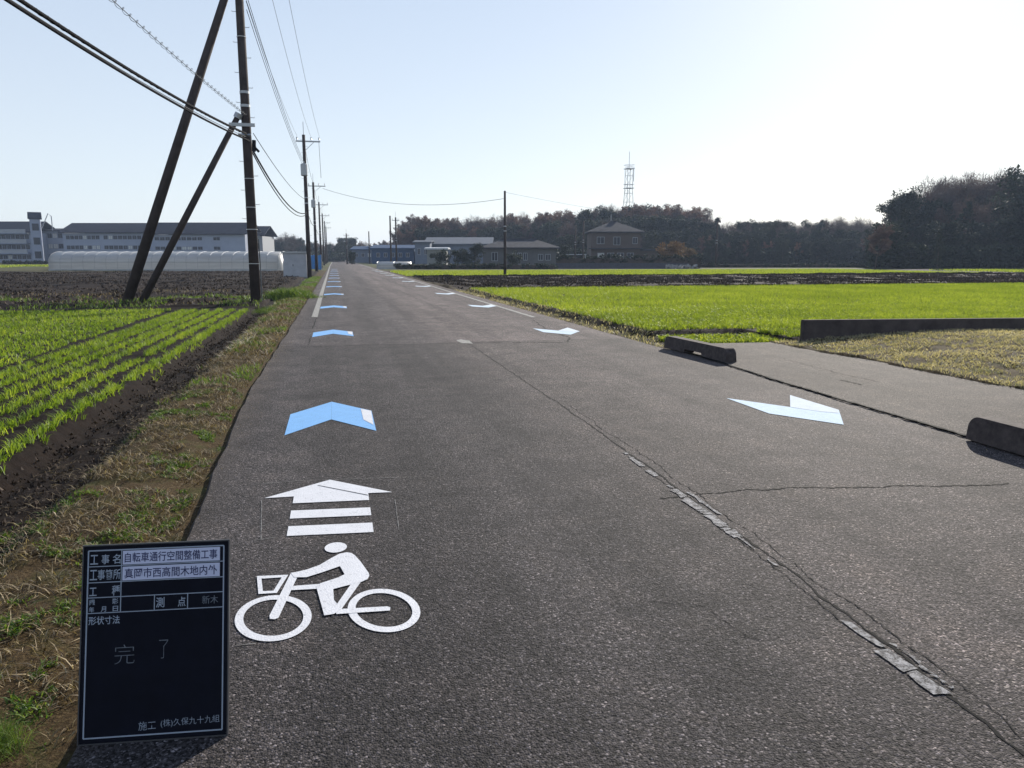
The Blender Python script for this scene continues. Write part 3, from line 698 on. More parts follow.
text('完', .100, .235, .062, .060, M['chalkfaint'], 'handwriting', bold=-.02); text('了', .235, .245, .028, .058, M['chalkfaint'], 'handwriting', bold=-.02)
text('施工', .178, .030, .052, .026, M['chalk'], 'handwriting', bold=-.008, rot=.02); text('(株)久保九十九組', .245, .033, .178, .026, M['chalk'], 'handwriting', bold=-.01, rot=.02)
# prop leg behind
mb = MB(); top = Vector((W_/2, .5*math.sin(tilt)+.014, .5*math.cos(tilt))); mb.tube([top, (W_/2, .36, 0)], .006, 6); mb.build('prop_leg', M['boardframe'], bt)

# ------------------------------------------------------------------ utility poles and cables
M['pole'] = simple('pole_concrete_dark', (.055, .043, .040), .85, var=.35, scale=2.5, spec=.2, bump=.4, bdist=.01, bscale=25)
M['steel'] = simple('galvanised_steel', (.38, .39, .40), .45, .6, var=.15, scale=8)
M['insul'] = simple('porcelain', (.55, .55, .53), .3, var=.05)
M['cable'] = simple('cable_sheath', (.012, .012, .014), .9, var=.2, spec=.05)
M['cablel'] = simple('pale_cable_sheath', (.13, .135, .14), .8, var=.2, spec=.1)
gp = 'utility poles along the left side of the road'
def zg(x, y): return float(height(np.array([x]), np.array([y]))[0])
def make_pole(x, y, h, label, r0=.17, r1=.11, cross=None, steps=True, transformer=False, group=gp, name='utility_pole', n=14, right=1.3, left=.55):
    t = thing(name, label, 'utility pole', (x, y, zg(x, y)), 0, group)
    MB().tube([(0, 0, -.1), (0, 0, h*.5), (0, 0, h)], [r0, (r0+r1)/2, r1], n).build('pole_shaft', M['pole'], t, True)
    if steps:
        k = 0; z = 2.2
        while z < h-.3:
            rr = r0+(r1-r0)*z/h; s_ = -1 if k % 2 else 1
            MB().tube([(s_*rr*.6, 0, z), (s_*(rr+.12), 0, z), (s_*(rr+.12), 0, z+.03)], .009, 5).build('step_bolt', M['steel'], t)
            z += .45; k += 1
    for z in (cross or []):
        mb = MB(); mb.box(-left, right, -.05, .05, z-.045, z+.045); mb.tube([(right*.6, 0, z-.05), (r1*.5, 0, z-.65)], .02, 5)
        ca = mb.build('crossarm', M['steel'], t)
        for q in (-left+.08, right*.45, right-.08):
            i_ = MB(); i_.tube([(q, 0, z+.045), (q, 0, z+.1), (q, 0, z+.14), (q, 0, z+.2), (q, 0, z+.27), (q, 0, z+.3)], [.02, .02, .06, .035, .06, .02], 8).build('insulator', M['insul'], ca)
    if cross:
        MB().tube([(0, 0, h), (0, 0, h+.9)], .022, 6).build('lightning_rod', M['steel'], t)
    if transformer:
        z = h*.72; mb = MB(); mb.tube([(-.05, -.42, z-.05), (-.05, -.42, z), (-.05, -.42, z+.75), (-.05, -.42, z+.8)], [.2, .24, .24, .18], 12)
        tr = mb.build('transformer', M['steel'], t); MB().tube([(-.05, -.3, z+.8), (-.05, -.3, z+1.0)], .04, 6).build('bushing', M['insul'], tr)
    for z in (h*.53, h*.535+.35):
        MB().tube([(0, 0, z-.04), (0, 0, z+.04)], r0+(r1-r0)*z/h+.012, n).build('clamp_band', M['steel'], t)
    return t
P1_, P2_ = (-2.60, 26.49), (-1.88, 58.6)
p1 = make_pole(*P1_, 11.6, 'nearest utility pole with two leaning brace poles at its left', .165, .115, cross=[11.0], n=18)
# drop pipe, wire bands and metal fittings on the nearest pole
MB().tube([(.205, -.05, 0), (.20, -.05, 1.3), (.19, -.05, 2.0)], .02, 6).build('earth_wire_pipe', M['cablel'], p1)
for z in (1.2, 2.3, 3.0, 3.9, 8.2): MB().tube([(0, 0, z), (0, 0, z+.02)], .182-.0052*z+.006, 16).build('wire_band', M['insul'], p1)
for z in (9.3, 9.8, 10.3): MB().box(-.45, .45, -.16, -.13, z, z+.05).build('strut_bracket', M['steel'], p1)
mb = MB(); mb.box(-.5, .28, -.2, -.13, 5.5, 5.6); mb.tube([(-.25, -.1, 5.25), (.15, -.1, 5.25)], .05, 6); mb.build('brace_bracket', M['steel'], p1)
mb = MB(); mb.tube([(.20, -.1, 4.75), (.22, -.1, 5.1)], .06, 8); mb.tube([(.21, -.12, 4.9), (.35, -.05, 4.75)], .04, 6); mb.build('splice_box', M['cable'], p1)
bt1 = thing('brace_pole', 'longer leaning brace pole, leftmost foot, reaching the top of the nearest utility pole', 'utility pole', (-6.62, 26.75, -.03), 0, 'brace poles')
d = Vector((P1_[0]-.05-(-6.62), P1_[1]-.15-26.75, 10.35)); MB().tube([-d*.01, d*.5, d], [.165, .145, .11], 16).build('pole_shaft', M['pole'], bt1, True)
MB().tube([d*.985-Vector((.05, 0, 0)), d*1.0], .15, 10).build('cap_band', M['steel'], bt1)
bt2 = thing('brace_pole', 'shorter leaning brace pole meeting the nearest utility pole halfway up', 'utility pole', (-6.20, 26.8, -.03), 0, 'brace poles')
d = Vector((P1_[0]-.20-(-6.20), P1_[1]-.12-26.8, 5.95)); MB().tube([-d*.01, d*.5, d], [.115, .105, .085], 14).build('pole_shaft', M['pole'], bt2, True)
MB().tube([d*.985, d*1.0+Vector((.02, 0, .05))], .125, 10).build('cap_band', M['steel'], bt2)
polel = [P2_]
make_pole(*P2_, 10.2, 'second utility pole from the camera, beside the grey metal shed', .17, .11, cross=[9.75], transformer=True, right=1.15)
for i in range(5):
    x, y = (-2.03-.01*i, 88+31*i); polel.append((x, y))
    make_pole(x, y, 9.6, ['third', 'fourth', 'fifth', 'sixth', 'seventh'][i]+' utility pole from the camera in the row left of the road', .17, .11, cross=[9.2], transformer=(i == 0), steps=i < 2, n=8)
a = ground_at(505, 275); make_pole(a[0], a[1], 6.95, 'plain dark pole standing alone between the fields', .13, .09, steps=False, group='lone poles beyond the fields', n=8)
for px, py, top, lab in ((391, 266, 217, 'left one of a pair of slim poles beside the road ahead'), (396.5, 266, 218.5, 'right one of a pair of slim poles beside the road ahead'),
                         (347, 264, 234, 'distant utility pole right beside the road end'), (575, 266, 226, 'thin pole left of the two storey house'), (583, 266, 222, 'thin pole just left of the two storey roof'),
                         (369.5, 263.5, 232, 'distant lamp pole above the blue sheds'), (716, 267, 222, 'thin pole in front of the wood right of the hedge')):
    d_ = 1140/(py-257); x, y = bearing(px, d_); hh = EYE+(257-top)/760*d_
    make_pole(x, y, hh, lab, .16, .12, cross=[hh-.5] if px in (347, 396.5) else None, steps=False, group='lone poles beyond the fields', n=7, right=.6, left=.6)

def cable(name, a, b, sag, r, label, m=None, n=26, group=None, helix=0):
    a = Vector(a); b = Vector(b); pts = []
    for i in range(n+1):
        t_ = i/n; p = a.lerp(b, t_); p.z -= 4*sag*t_*(1-t_); pts.append(p)
    mb = MB(); mb.tube(pts, r, 5)
    if helix:
        L_ = (b-a).length; k = int(L_/.35)*8; hp = []
        for i in range(k+1):
            t_ = i/k; p = a.lerp(b, t_); p.z -= 4*sag*t_*(1-t_); an = 2*math.pi*i/8
            hp.append(p+Vector((math.cos(an)*helix, 0, math.sin(an)*helix)))
        mb.tube(hp, r*.7, 4)
    return tag(mb.build(name, m or M['cable'], None, True), label, 'cable', group)
gc = 'overhead cables on the utility poles'
A_ = Vector((P1_[0], P1_[1]-.2, 5.15))
cable('overhead_cable', (-6.15, -2.0, 5.98), A_+Vector((.1, 0, -.02)), .55, .028, 'lowest of the thick bundled cables running to the nearest pole from the upper left', group=gc, n=50)
cable('overhead_cable', (-6.2, -2.0, 6.1), A_+Vector((0, 0, .2)), .55, .034, 'topmost thick cable running to the nearest pole from the upper left', group=gc, n=50, helix=.015)
cable('overhead_cable', (-6.15, -2.0, 6.02), A_+Vector((0, 0, .10)), .56, .009, 'pale strand between the thick cables at the upper left', M['cablel'], group=gc, n=50)
cable('overhead_cable', (-5.9, -2.0, 7.6), (P1_[0], P1_[1]-.2, 5.95), .45, .008, 'thin coiled cable above the thick cables at the upper left', M['cablel'], group=gc, n=50, helix=.045)
for dx, z0_, z1_, sg, r_, lab in ((.1, 5.0, 4.7, .75, .03, 'thick cable sagging from the nearest to the second pole'), (.2, 5.4, 5.6, .35, .012, 'thin cable above the thick sagging one, nearest to second pole'), (.12, 4.85, 4.6, .85, .02, 'dark lower cable sagging from the nearest to the second pole')):
    cable('overhead_cable', (P1_[0]+dx, P1_[1], z0_), (P2_[0], P2_[1], z1_), sg, r_, lab, group=gc)
for k, z0_ in enumerate((9.1, 9.35, 9.6)):
    cable('overhead_cable', (P1_[0]+.2, P1_[1], z0_), (P2_[0]-.15, P2_[1], 8.1+.2*k), .35, .010, ('lowest', 'middle', 'topmost')[k]+' of three close wires from the nearest to the second pole', M['cable'], group=gc)
for k, q in enumerate((-.45, .5, 1.1)):
    cable('overhead_cable', (P1_[0]+q+.1, P1_[1], 11.35), (P2_[0]+q, P2_[1], 10.05), .5, .008, ('left', 'middle', 'right')[k]+' high thin wire from the nearest to the second pole', M['cablel'], group=gc)
prev = P2_
for i in range(1, 6):
    q_ = polel[i]
    for dz, r_, what in ((9.5 if i > 1 else 9.9, .012, 'high'), (5.0, .022, 'low')):
        cable('overhead_cable', (prev[0], prev[1], dz if dz < 6 else dz), (q_[0], q_[1], dz if dz < 6 else 9.5), .5, r_, '%s cable between the %s and %s poles of the left row' % (what, ORD[i], ORD[i+1]), group=gc, n=14)
    prev = q_
a5 = ground_at(505, 275)
cable('overhead_cable', (polel[1][0]+1.0, polel[1][1], 8.9), (a5[0], a5[1], 6.3), 1.05, .018, 'single cable crossing above the road to the lone dark pole', M['cablel'], group=gc, n=30)
xx, yy_ = bearing(720, 95)
cable('overhead_cable', (a5[0], a5[1], 6.8), (xx, yy_, 5.6), .4, .009, 'faint wire from the lone dark pole towards the wood', M['cablel'], group=gc, n=20)
cable('overhead_cable', (P2_[0]+1.05, P2_[1], 9.7), (P2_[0]+1.1, P2_[1]+.3, 7.2), 0, .014, 'short vertical drop wire hanging from the second pole crossarm', M['cablel'], group=gc, n=4)

# ------------------------------------------------------------------ shed, greenhouse, blue sheets
def frame_at(name, label, cat, px, d, group=None, turn=0):
    x, y = bearing(px, d); return thing(name, label, cat, (x, y, -.04), -YAW+turn, group)
t = frame_at('metal_shed', 'small grey metal shed with a flat roof left of the second utility pole', 'shed', 295, 58.5, turn=.22)
M['shedm'] = NT('ribbed_grey_sheet'); n = M['shedm']; n.col(n.ramp(n.noise(2, 5), [(.3, (.36, .37, .40)), (.7, (.46, .47, .50))])); n.set(.5, .2)
wv = n.N('ShaderNodeTexWave'); wv.inputs['Scale'].default_value = 5; n.L(n.co, wv.inputs[0]); n.bump(wv.outputs['Fac'], .5, .02); M['shedm'] = n.m
MB().box(-.86, .86, -.6, .6, 0, 1.82).build('wall', M['shedm'], t, bevel=.01)
MB().box(-.96, .96, -.72, .72, 1.823, 1.94).build('roof', M['steel'], t, bevel=.01)
dr = MB().box(-.80, -.04, -.625, -.603, .08, 1.75).build('door', M['shedm'], t); MB().box(-.16, -.12, -.65, -.627, .85, 1.0).build('handle', M['cable'], dr)
MB().box(.0, .78, -.625, -.603, .08, 1.75).build('door', M['shedm'], t)
def tunnel(px0, px1, d, w_, h, label, m):
    x0_, y0_ = bearing(px0, d); x1_, y1_ = bearing(px1, d); L_ = math.dist((x0_, y0_), (x1_, y1_))
    t = thing('vinyl_greenhouse', label, 'greenhouse', (x0_, y0_, -.04), -YAW)
    mb = MB(); n = 14; prof = []
    for k in range(n+1):
        a = math.pi*k/n; prof.append((-math.cos(a)*w_/2*(1 if abs(math.cos(a)) < .95 else 1), (.42+.58*math.sin(a)**.8)*h if 0 < k < n else .3*h))
    prof = [(-w_/2, 0)]+prof+[(w_/2, 0)]; N_ = len(prof); xs_ = np.linspace(0, L_, max(2, int(L_/1.2)))
    vs = [(x_, p_, z_*(1 if 0 < i < len(xs_)-1 else 1)) for i, x_ in enumerate(xs_) for p_, z_ in prof]
    fs = [(i*N_+k, i*N_+k+1, (i+1)*N_+k+1, (i+1)*N_+k) for i in range(len(xs_)-1) for k in range(N_-1)]
    fs += [tuple(range(N_-1, -1, -1)), tuple(range((len(xs_)-1)*N_, len(xs_)*N_))]
    mb.add(vs, fs); mb.build('vinyl_cover', m, t, True)
    for x_ in xs_[:90]:
        MB().tube([(x_, p_*1.003, z_*1.003) for p_, z_ in prof], .02, 4).build('hoop', M['steel'], t)
    mb = MB(); mb.box(-.02, L_+.02, -w_/2-.05, -w_/2-.01, h*.44, h*.47); mb.box(-.02, L_+.02, -w_/2-.07, -w_/2-.02, 0, .22); mb.build('side_rail', M['steel'], t)
    return t
n = NT('vinyl'); n.col(n.ramp(n.noise(1.5, 6, .7, stretch=(.3, 1, 3)), [(.3, (.34, .34, .34)), (.7, (.56, .56, .56))])); n.set(.28, 0, .6)
tr_ = n.N('ShaderNodeBsdfTranslucent'); tr_.inputs[0].default_value = (.72, .72, .70, 1); mx = n.N('ShaderNodeMixShader'); mx.inputs[0].default_value = .4
n.L(n.b.outputs[0], mx.inputs[1]); n.L(tr_.outputs[0], mx.inputs[2]); n.L(mx.outputs[0], n.out.inputs['Surface']); n.bump(n.noise(3, 4), .3, .05); M['vinyl'] = n.m
tunnel(61, 284, 88, 5.0, 2.15, 'long white vinyl greenhouse tunnel in front of the school', M['vinyl'])
tunnel(378, 411, 100, 2.2, .95, 'low white vinyl tunnel at the road edge near the blue sheds', M['vinyl'])
M['tarp'] = simple('blue_tarp', (.05, .20, .48), .5, var=.3, scale=2, bump=.6, bdist=.05, bscale=3)
for px, wd, lab in ((311, .9, 'left blue tarpaulin screen behind the third utility pole'), (317, .9, 'right blue tarpaulin screen behind the third utility pole')):
    t = frame_at('tarp_screen', lab, 'screen', px, 92, 'blue tarpaulin screens')
    mb = MB(); k = 8
    vs = [(-wd/2+wd*i/k, .06*math.sin(i*1.9), z) for i in range(k+1) for z in (.05, 1.75+.05*math.sin(i))]
    vs += [(v[0], v[1]+.35, v[2]) for v in vs]
    n2 = 2*(k+1)
    fs = [(2*i, 2*i+2, 2*i+3, 2*i+1) for i in range(k)]+[(n2+2*i, n2+2*i+1, n2+2*i+3, n2+2*i+2) for i in range(k)]+[(2*i+1, 2*i+3, n2+2*i+3, n2+2*i+1) for i in range(k)]
    mb.add(vs, fs); mb.build('sheet', M['tarp'], t)
    for q in (-wd/2, wd/2): MB().tube([(q, .17, 0), (q, .17, 1.85)], .03, 6).build('post', M['steel'], t)

# ------------------------------------------------------------------ buildings
M['schoolwall'] = simple('pale_render', (.27, .30, .38), .85, var=.08, scale=.4)
M['schoolroof'] = simple('slate_blue_roof', (.035, .038, .05), .95, var=.2, scale=.6, spec=.05)
M['glass'] = simple('dark_window_glass', (.012, .014, .022), .3, var=.3, scale=.3, spec=.3)
M['trim'] = simple('white_trim', (.30, .31, .33), .6, var=.08)
M['blind'] = simple('pale_blind', (.5, .5, .48), .8)
M['greyframe'] = simple('grey_window_frame', (.16, .17, .20), .6)
def windows_row(t, x0, x1, z0, z1, n, yf, m='glass', gapf=.25, fr='trim'):
    st = (x1-x0)/n
    for i in range(n):
        a = x0+st*(i+gapf/2); b = x0+st*(i+1-gapf/2)
        wf = MB().box(a, b, yf-.06, yf+.02, z0, z1).build('window', M[fr], t)
        MB().box(a+.08, (a+b)/2-.04, yf-.075, yf-.062, z0+.08, z1-.08).box((a+b)/2+.04, b-.08, yf-.075, yf-.062, z0+.08, z1-.08).build('pane', M['glass' if random.random() < .85 else 'blind'], wf)
def gable_roof(t, x0, x1, y0, y1, z0, z1, m, over=.6, name='roof'):
    ym = (y0+y1)/2; mb = MB(); a, b = x0-over, x1+over; c, d_ = y0-over, y1+over; th = .25
    vs = [(a, c, z0), (b, c, z0), (b, ym, z1), (a, ym, z1), (b, d_, z0), (a, d_, z0)]
    vs += [(x, y, z-th) for x, y, z in vs]
    mb.add(vs, [(0, 1, 2, 3), (3, 2, 4, 5), (7, 6, 9, 8), (8, 9, 11, 10), (0, 6, 7, 1), (4, 10, 11, 5), (0, 3, 9, 6), (3, 5, 11, 9), (1, 7, 8, 2), (2, 8, 10, 4)])
    return mb.build(name, m, t)
def gable_wall(t, x, y0, y1, z0, z1, m):
    ym = (y0+y1)/2; MB().add([(x, y0, z0), (x, y1, z0), (x, ym, z1), (x-.3, y0, z0), (x-.3, y1, z0), (x-.3, ym, z1)], [(0, 1, 2), (5, 4, 3), (0, 3, 4, 1), (1, 4, 5, 2), (2, 5, 3, 0)]).build('gable', m, t)
S = 200/770.6      # metres per photo pixel at 200 m
def school_block(px0, px1, d, label, floors, nwin, ridge, eave, bal=False, gable=False):
    s_ = d/770.6; Wd = (px1-px0)*s_; t = frame_at('school_building', label, 'building', px0, d, 'white school buildings')
    zr = EYE+(257-ridge)*s_; ze = EYE+(257-eave)*s_
    MB().box(0, Wd, 0, 12, -.3, ze).build('wall', M['schoolwall'], t)
    gable_roof(t, 0, Wd, 0, 12, ze+.28, zr, M['schoolroof'], .8)
    if gable: gable_wall(t, Wd, 0, 12, ze+.001, zr-.6, M['schoolwall'])
    fl = ze/floors
    for k in range(floors):
        for seg in nwin:
            windows_row(t, Wd*seg[0], Wd*seg[1], k*fl+.95, k*fl+fl-.55, seg[2], 0, gapf=.12, fr='greyframe')
        if bal:
            MB().box(.2, Wd-.4, -1.5, -.003, k*fl+fl-.28, k*fl+fl-.05).build('balcony', M['schoolwall'], t)
            MB().box(.2, Wd-.4, -1.5, -1.4, k*fl+fl-.05, k*fl+fl+.85).build('balcony_rail', M['trim'], t)
    return t
school_block(-45, 33, 205, 'leftmost school block with balconies, cut by the left side of the photo', 3, [(.02, .98, 16)], 221, 233, bal=True)
t = frame_at('stair_tower', 'slim stair tower with a small pitched roof on the left of the school', 'building', 33, 203, turn=.5)
MB().box(0, 2.4, 0, 2.5, 0, 11.3).build('wall', M['schoolwall'], t)
gable_roof(t, 0, 2.4, 0, 2.5, 11.6, 13.2, M['schoolroof'], .35)
for k in range(3): MB().box(.5, 2.0, -.06, .02, 1.2+3.6*k, 3.0+3.6*k).build('window', M['glass'], t)
MB().tube([(2.6, 1, 9), (4.3, 1, 12.9), (5.0, 1, 12.2), (5.0, 1, 8.5)], .12, 6).build('steel_arch', M['trim'], t)
school_block(43, 66, 212, 'low school link block between the stair tower and the long block', 3, [(.05, .95, 4)], 228, 231.5)
school_block(65, 152, 200, 'long school block behind the left half of the greenhouse', 3, [(.03, .42, 8), (.46, .9, 8)], 222.5, 233.5)
school_block(152, 246, 196, 'right school block with a gable end behind the leaning poles', 3, [(.04, .55, 9), (.66, .74, 1)], 222, 235, gable=True)
t = frame_at('school_wing', 'white gabled wing at the right end of the school', 'building', 246, 205, 'white school buildings')
MB().box(0, 4.6, 0, 10, -.2, 7.0).build('wall', M['trim'], t); gable_roof(t, 0, 4.6, 0, 10, 7.3, 9.8, M['schoolroof'], .8); windows_row(t, .6, 4.0, 3.6, 5.2, 2, 0); windows_row(t, .6, 4.0, .8, 2.4, 2, 0)

def hip_house(px0, px1, d, dep, eave_y, ridge_y, label, wall, roof, wins, over=.7, ridge_frac=.45, base=-.2, group=None):
    s_ = d/770.6; Wd = (px1-px0)*s_; t = frame_at('house', label, 'house', px0, d, group)
    ze = EYE+(257-eave_y)*s_; zr = EYE+(257-ridge_y)*s_
    MB().box(0, Wd, 0, dep, base, ze).build('wall', wall, t)
    rl = Wd*ridge_frac/2; cx = Wd/2; o_ = over; ym = dep/2
    mb = MB(); vs = [(-o_, -o_, ze), (Wd+o_, -o_, ze), (Wd+o_, dep+o_, ze), (-o_, dep+o_, ze), (cx-rl, ym, zr), (cx+rl, ym, zr)]
    vs += [(x, y, z-.18) for x, y, z in vs[:4]]
    mb.add([(x, y, z+.2) for x, y, z in vs], [(0, 1, 5, 4), (1, 2, 5), (2, 3, 4, 5), (3, 0, 4), (0, 6, 7, 1), (1, 7, 8, 2), (2, 8, 9, 3), (3, 9, 6, 0), (9, 8, 7, 6)])
    rf = mb.build('roof', roof, t)
    MB().box(cx-rl, cx+rl, ym-.15, ym+.15, zr+.12, zr+.42).build('ridge_tiles', roof, rf)
    for (a, b, z0_, z1_, n_) in wins: windows_row(t, Wd*a, Wd*b, z0_, z1_, n_, 0, gapf=.3)
    return t, Wd, ze, zr
M['tanwall'] = simple('brown_stucco', (.085, .065, .052), .9, var=.12, scale=1)
M['greywall'] = simple('grey_siding', (.10, .10, .098), .85, var=.12, scale=1)
n = NT('dark_roof_tiles'); n.col(n.ramp(n.noise(1.2, 5), [(.3, (.03, .032, .038)), (.7, (.06, .06, .07))])); n.set(.9, 0, .1)
wv = n.N('ShaderNodeTexWave'); wv.inputs['Scale'].default_value = 1.6; wv.bands_direction = 'X'; n.L(n.co, wv.inputs[0]); n.bump(wv.outputs['Fac'], .6, .05); M['tile'] = n.m
t, Wd, ze, zr = hip_house(591, 640, 142, 8, 233, 222.5, 'two storey brown house with a dark hipped roof behind the long hedge', M['tanwall'], M['tile'], [(.08, .30, 3.9, 5.2, 1), (.42, .62, 3.7, 5.2, 1), (.82, .96, 3.9, 5.1, 1), (.1, .9, 1.0, 2.3, 4)], ridge_frac=.12)
MB().box(Wd+.003, Wd+3.2, .5, 6, -.2, 2.7).build('lower_wing', M['tanwall'], t); MB().box(Wd-.0, Wd+3.6, -.2, 6.6, 2.703, 3.0).build('wing_roof', M['tile'], t)
MB().box(-.5, Wd+.4, -.9, -.003, 3.0, 3.15).build('lower_eave', M['tile'], t)
MB().tube([(Wd*.45, 4, zr), (Wd*.45, 4, zr+1.6)], .05, 5).build('antenna', M['steel'], t)
hip_house(483, 556, 122, 8, 248.6, 240.5, 'grey bungalow with a wide dark hipped roof right of the dark bushes', M['greywall'], M['tile'], [(.1, .22, .9, 2.3, 1), (.38, .62, 1.0, 2.2, 3), (.74, .94, 1.0, 2.0, 2)], ridge_frac=.5)
M['whiteroof'] = simple('pale_sheet_roof', (.42, .44, .47), .8, var=.08)
M['factwall'] = simple('blue_grey_cladding', (.11, .135, .18), .7, var=.12)
M['factroof'] = simple('blue_grey_roof', (.09, .105, .13), .9, var=.12, spec=.1)
M['bluewall'] = simple('faded_blue_cladding', (.04, .075, .14), .9, var=.2, spec=.1)
M['cream'] = simple('cream_wall', (.22, .225, .21), .8, var=.08)
def shed_b(px0, px1, d, dep, eave_y, ridge_y, label, wall, roof, name='workshop', wins=6):
    s_ = d/770.6; Wd = (px1-px0)*s_; t = frame_at(name, label, 'building', px0, d)
    ze = EYE+(257-eave_y)*s_; zr = EYE+(257-ridge_y)*s_
    MB().box(0, Wd, 0, dep, -.2, ze).build('wall', wall, t); gable_roof(t, 0, Wd, 0, dep, ze+.26, zr, roof, .4); gable_wall(t, Wd, 0, dep, ze+.001, zr-.35, wall)
    windows_row(t, Wd*.06, Wd*.94, ze*.45, ze*.75, wins, 0, gapf=.5); return t
shed_b(425, 491, 170, 16, 245, 236.5, 'long blue grey factory with a low roof behind the small white roofed shed', M['factwall'], M['factroof'], 'factory', 9)
shed_b(415, 430, 165, 8, 243, 240, 'square end tower of the blue grey factory', M['factwall'], M['factroof'], 'factory_annex', 2)
shed_b(372, 414, 175, 10, 249, 244.5, 'low faded blue shed right of the road end', M['bluewall'], M['bluewall'], 'blue_shed', 5)
shed_b(352, 374, 210, 9, 250, 246, 'distant low blue grey shed nearest the road end', M['factwall'], M['bluewall'], 'blue_shed', 3)
t = shed_b(427, 446, 128, 4, 249.5, 247.2, 'small cream shed with a pale flat roof in front of the factory', M['cream'], M['whiteroof'], 'small_shed', 2)
x, y = bearing(575, 128); t = frame_at('carport', 'small pale carport roof left of the two storey house', 'carport', 566, 128)
MB().box(0, 3.4, 0, 3, 1.9, 2.02).build('roof', M['whiteroof'], t)
for q in ((.1, .1), (3.2, .1), (.1, 2.8), (3.2, 2.8)): MB().box(q[0], q[0]+.1, q[1], q[1]+.1, -.1, 1.897).build('post', M['steel'], t)
# low dark wall in front of the two-storey house plus the pale flower row
s_ = 100/770.6
t = frame_at('boundary_wall', 'long dark boundary wall below the clipped hedge at the two storey house', 'wall', 556, 102); MB().box(0, 17.5, 0, .25, -.1, .75).build('wall_face', simple('dark_slate_wall', (.06, .06, .075), .8), t)

# lattice tower
xt, yt = bearing(627, 220)
t = thing('lattice_tower', 'tall thin grey lattice radio tower rising above the wood', 'tower', (xt, yt, 0), -YAW+.35)
Ht = 28.0; wb, wt = 1.9, .8
def tw_(z): return wb+(wt-wb)*min(1, z/20.0)
for sx in (-1, 1):
    for sy in (-1, 1): MB().tube([(sx*tw_(z), sy*tw_(z), z) for z in (0, 20, 26)], .085, 4).build('leg', M['steel'], t)
mb = MB(); z = 0
while z < 25:
    z2 = z+2.4
    for (ax, ay, bx_, by_) in ((-1, -1, 1, -1), (1, -1, 1, 1), (1, 1, -1, 1), (-1, 1, -1, -1)):
        mb.tube([(ax*tw_(z), ay*tw_(z), z), (bx_*tw_(z2), by_*tw_(z2), z2)], .035, 3); mb.tube([(ax*tw_(z2), ay*tw_(z2), z2), (bx_*tw_(z2), by_*tw_(z2), z2)], .045, 3)
    z = z2
mb.build('bracing', M['steel'], t)
for z in (20.5, 25.8):
    q = 1.15; mb = MB(); mb.box(-q, q, -q, q, z, z+.15); 
    for a in ((-q, -q, q, -q), (q, -q, q, q), (q, q, -q, q), (-q, q, -q, -q)): mb.tube([(a[0], a[1], z+1.1), (a[2], a[3], z+1.1)], .05, 3)
    mb.build('platform', M['steel'], t)
MB().tube([(0, 0, 26), (0, 0, 30.5)], .07, 5).build('antenna', M['steel'], t)
MB().tube([(1.5, 0, 22.5), (1.5, 0, 26.5)], .09, 5).build('antenna', M['steel'], t)

# ------------------------------------------------------------------ trees
def tree_mat(name, a, b, tr=.3):
    n = NT(name); at_ = n.N('ShaderNodeAttribute', attribute_name='rnd'); oi = n.N('ShaderNodeObjectInfo')
    c = n.ramp(at_.outputs['Fac'], [(0, a), (1, b)])
    c = n.mix(1.0, c, n.ramp(oi.outputs['Random'], [(0, (.75, .78, .8)), (.5, (1, 1, 1)), (1, (1.35, 1.15, 1.0))]), 'MULTIPLY')
    n.col(c); n.set(.7, 0, .15)
    t_ = n.N('ShaderNodeBsdfTranslucent'); n.L(c, t_.inputs[0]); mx = n.N('ShaderNodeMixShader'); mx.inputs[0].default_value = tr
    n.L(n.b.outputs[0], mx.inputs[1]); n.L(t_.outputs[0], mx.inputs[2]); n.L(mx.outputs[0], n.out.inputs['Surface']); return n.m
M['twig'] = tree_mat('bare_twigs', (.055, .042, .038), (.12, .09, .078), .15)
M['rust'] = tree_mat('rusty_leaves', (.065, .040, .031), (.16, .10, .075), .32)
M['ever'] = tree_mat('evergreen_leaves', (.012, .020, .014), (.036, .050, .026), .12)
M['yellow'] = tree_mat('yellow_brown_leaves', (.07, .05, .022), (.16, .11, .05), .3)
M['bark'] = simple('bark', (.075, .058, .048), .95, var=.3, scale=3)
def leaf_mesh(name, C, r, n_per, size, aspect, m, updir=0.0):
    n = len(C)*n_per; c = np.repeat(C, n_per, 0); rr = np.repeat(r, n_per)
    g = RNG.normal(0, 1, (n, 3)); g /= np.linalg.norm(g, axis=1)[:, None]; p = c+g*(rr*RNG.uniform(.15, 1.05, n)**.6)[:, None]*np.array([1, 1, .8])
    d1 = RNG.normal(0, 1, (n, 3))+g*updir+np.array([0, 0, updir]); d1 /= np.linalg.norm(d1, axis=1)[:, None]
    d2 = np.cross(d1, RNG.normal(0, 1, (n, 3))); d2 /= np.linalg.norm(d2, axis=1)[:, None]
    s_ = size*RNG.uniform(.5, 1.4, n)[:, None]
    V = np.stack([p-d2*s_*aspect, p+d2*s_*aspect, p+d1*s_], 1).reshape(-1, 3)
    V[:, 2] = np.maximum(V[:, 2], .05)
    me = bpy.data.meshes.new(name); me.vertices.add(3*n); me.vertices.foreach_set('co', V.astype(np.float32).ravel())
    me.loops.add(3*n); me.loops.foreach_set('vertex_index', np.arange(3*n, dtype=np.int32))
    me.polygons.add(n); me.polygons.foreach_set('loop_start', (np.arange(n)*3).astype(np.int32)); me.polygons.foreach_set('loop_total', np.full(n, 3, np.int32))
    me.update(calc_edges=True)
    cr = np.repeat(RNG.uniform(0, 1, len(C)), n_per)*.6+RNG.uniform(0, .4, n)
    a_ = me.attributes.new('rnd', 'FLOAT', 'FACE'); a_.data.foreach_set('value', cr.astype(np.float32)); me.materials.append(m)
    o = bpy.data.objects.new(name, me); COL.objects.link(o); return o
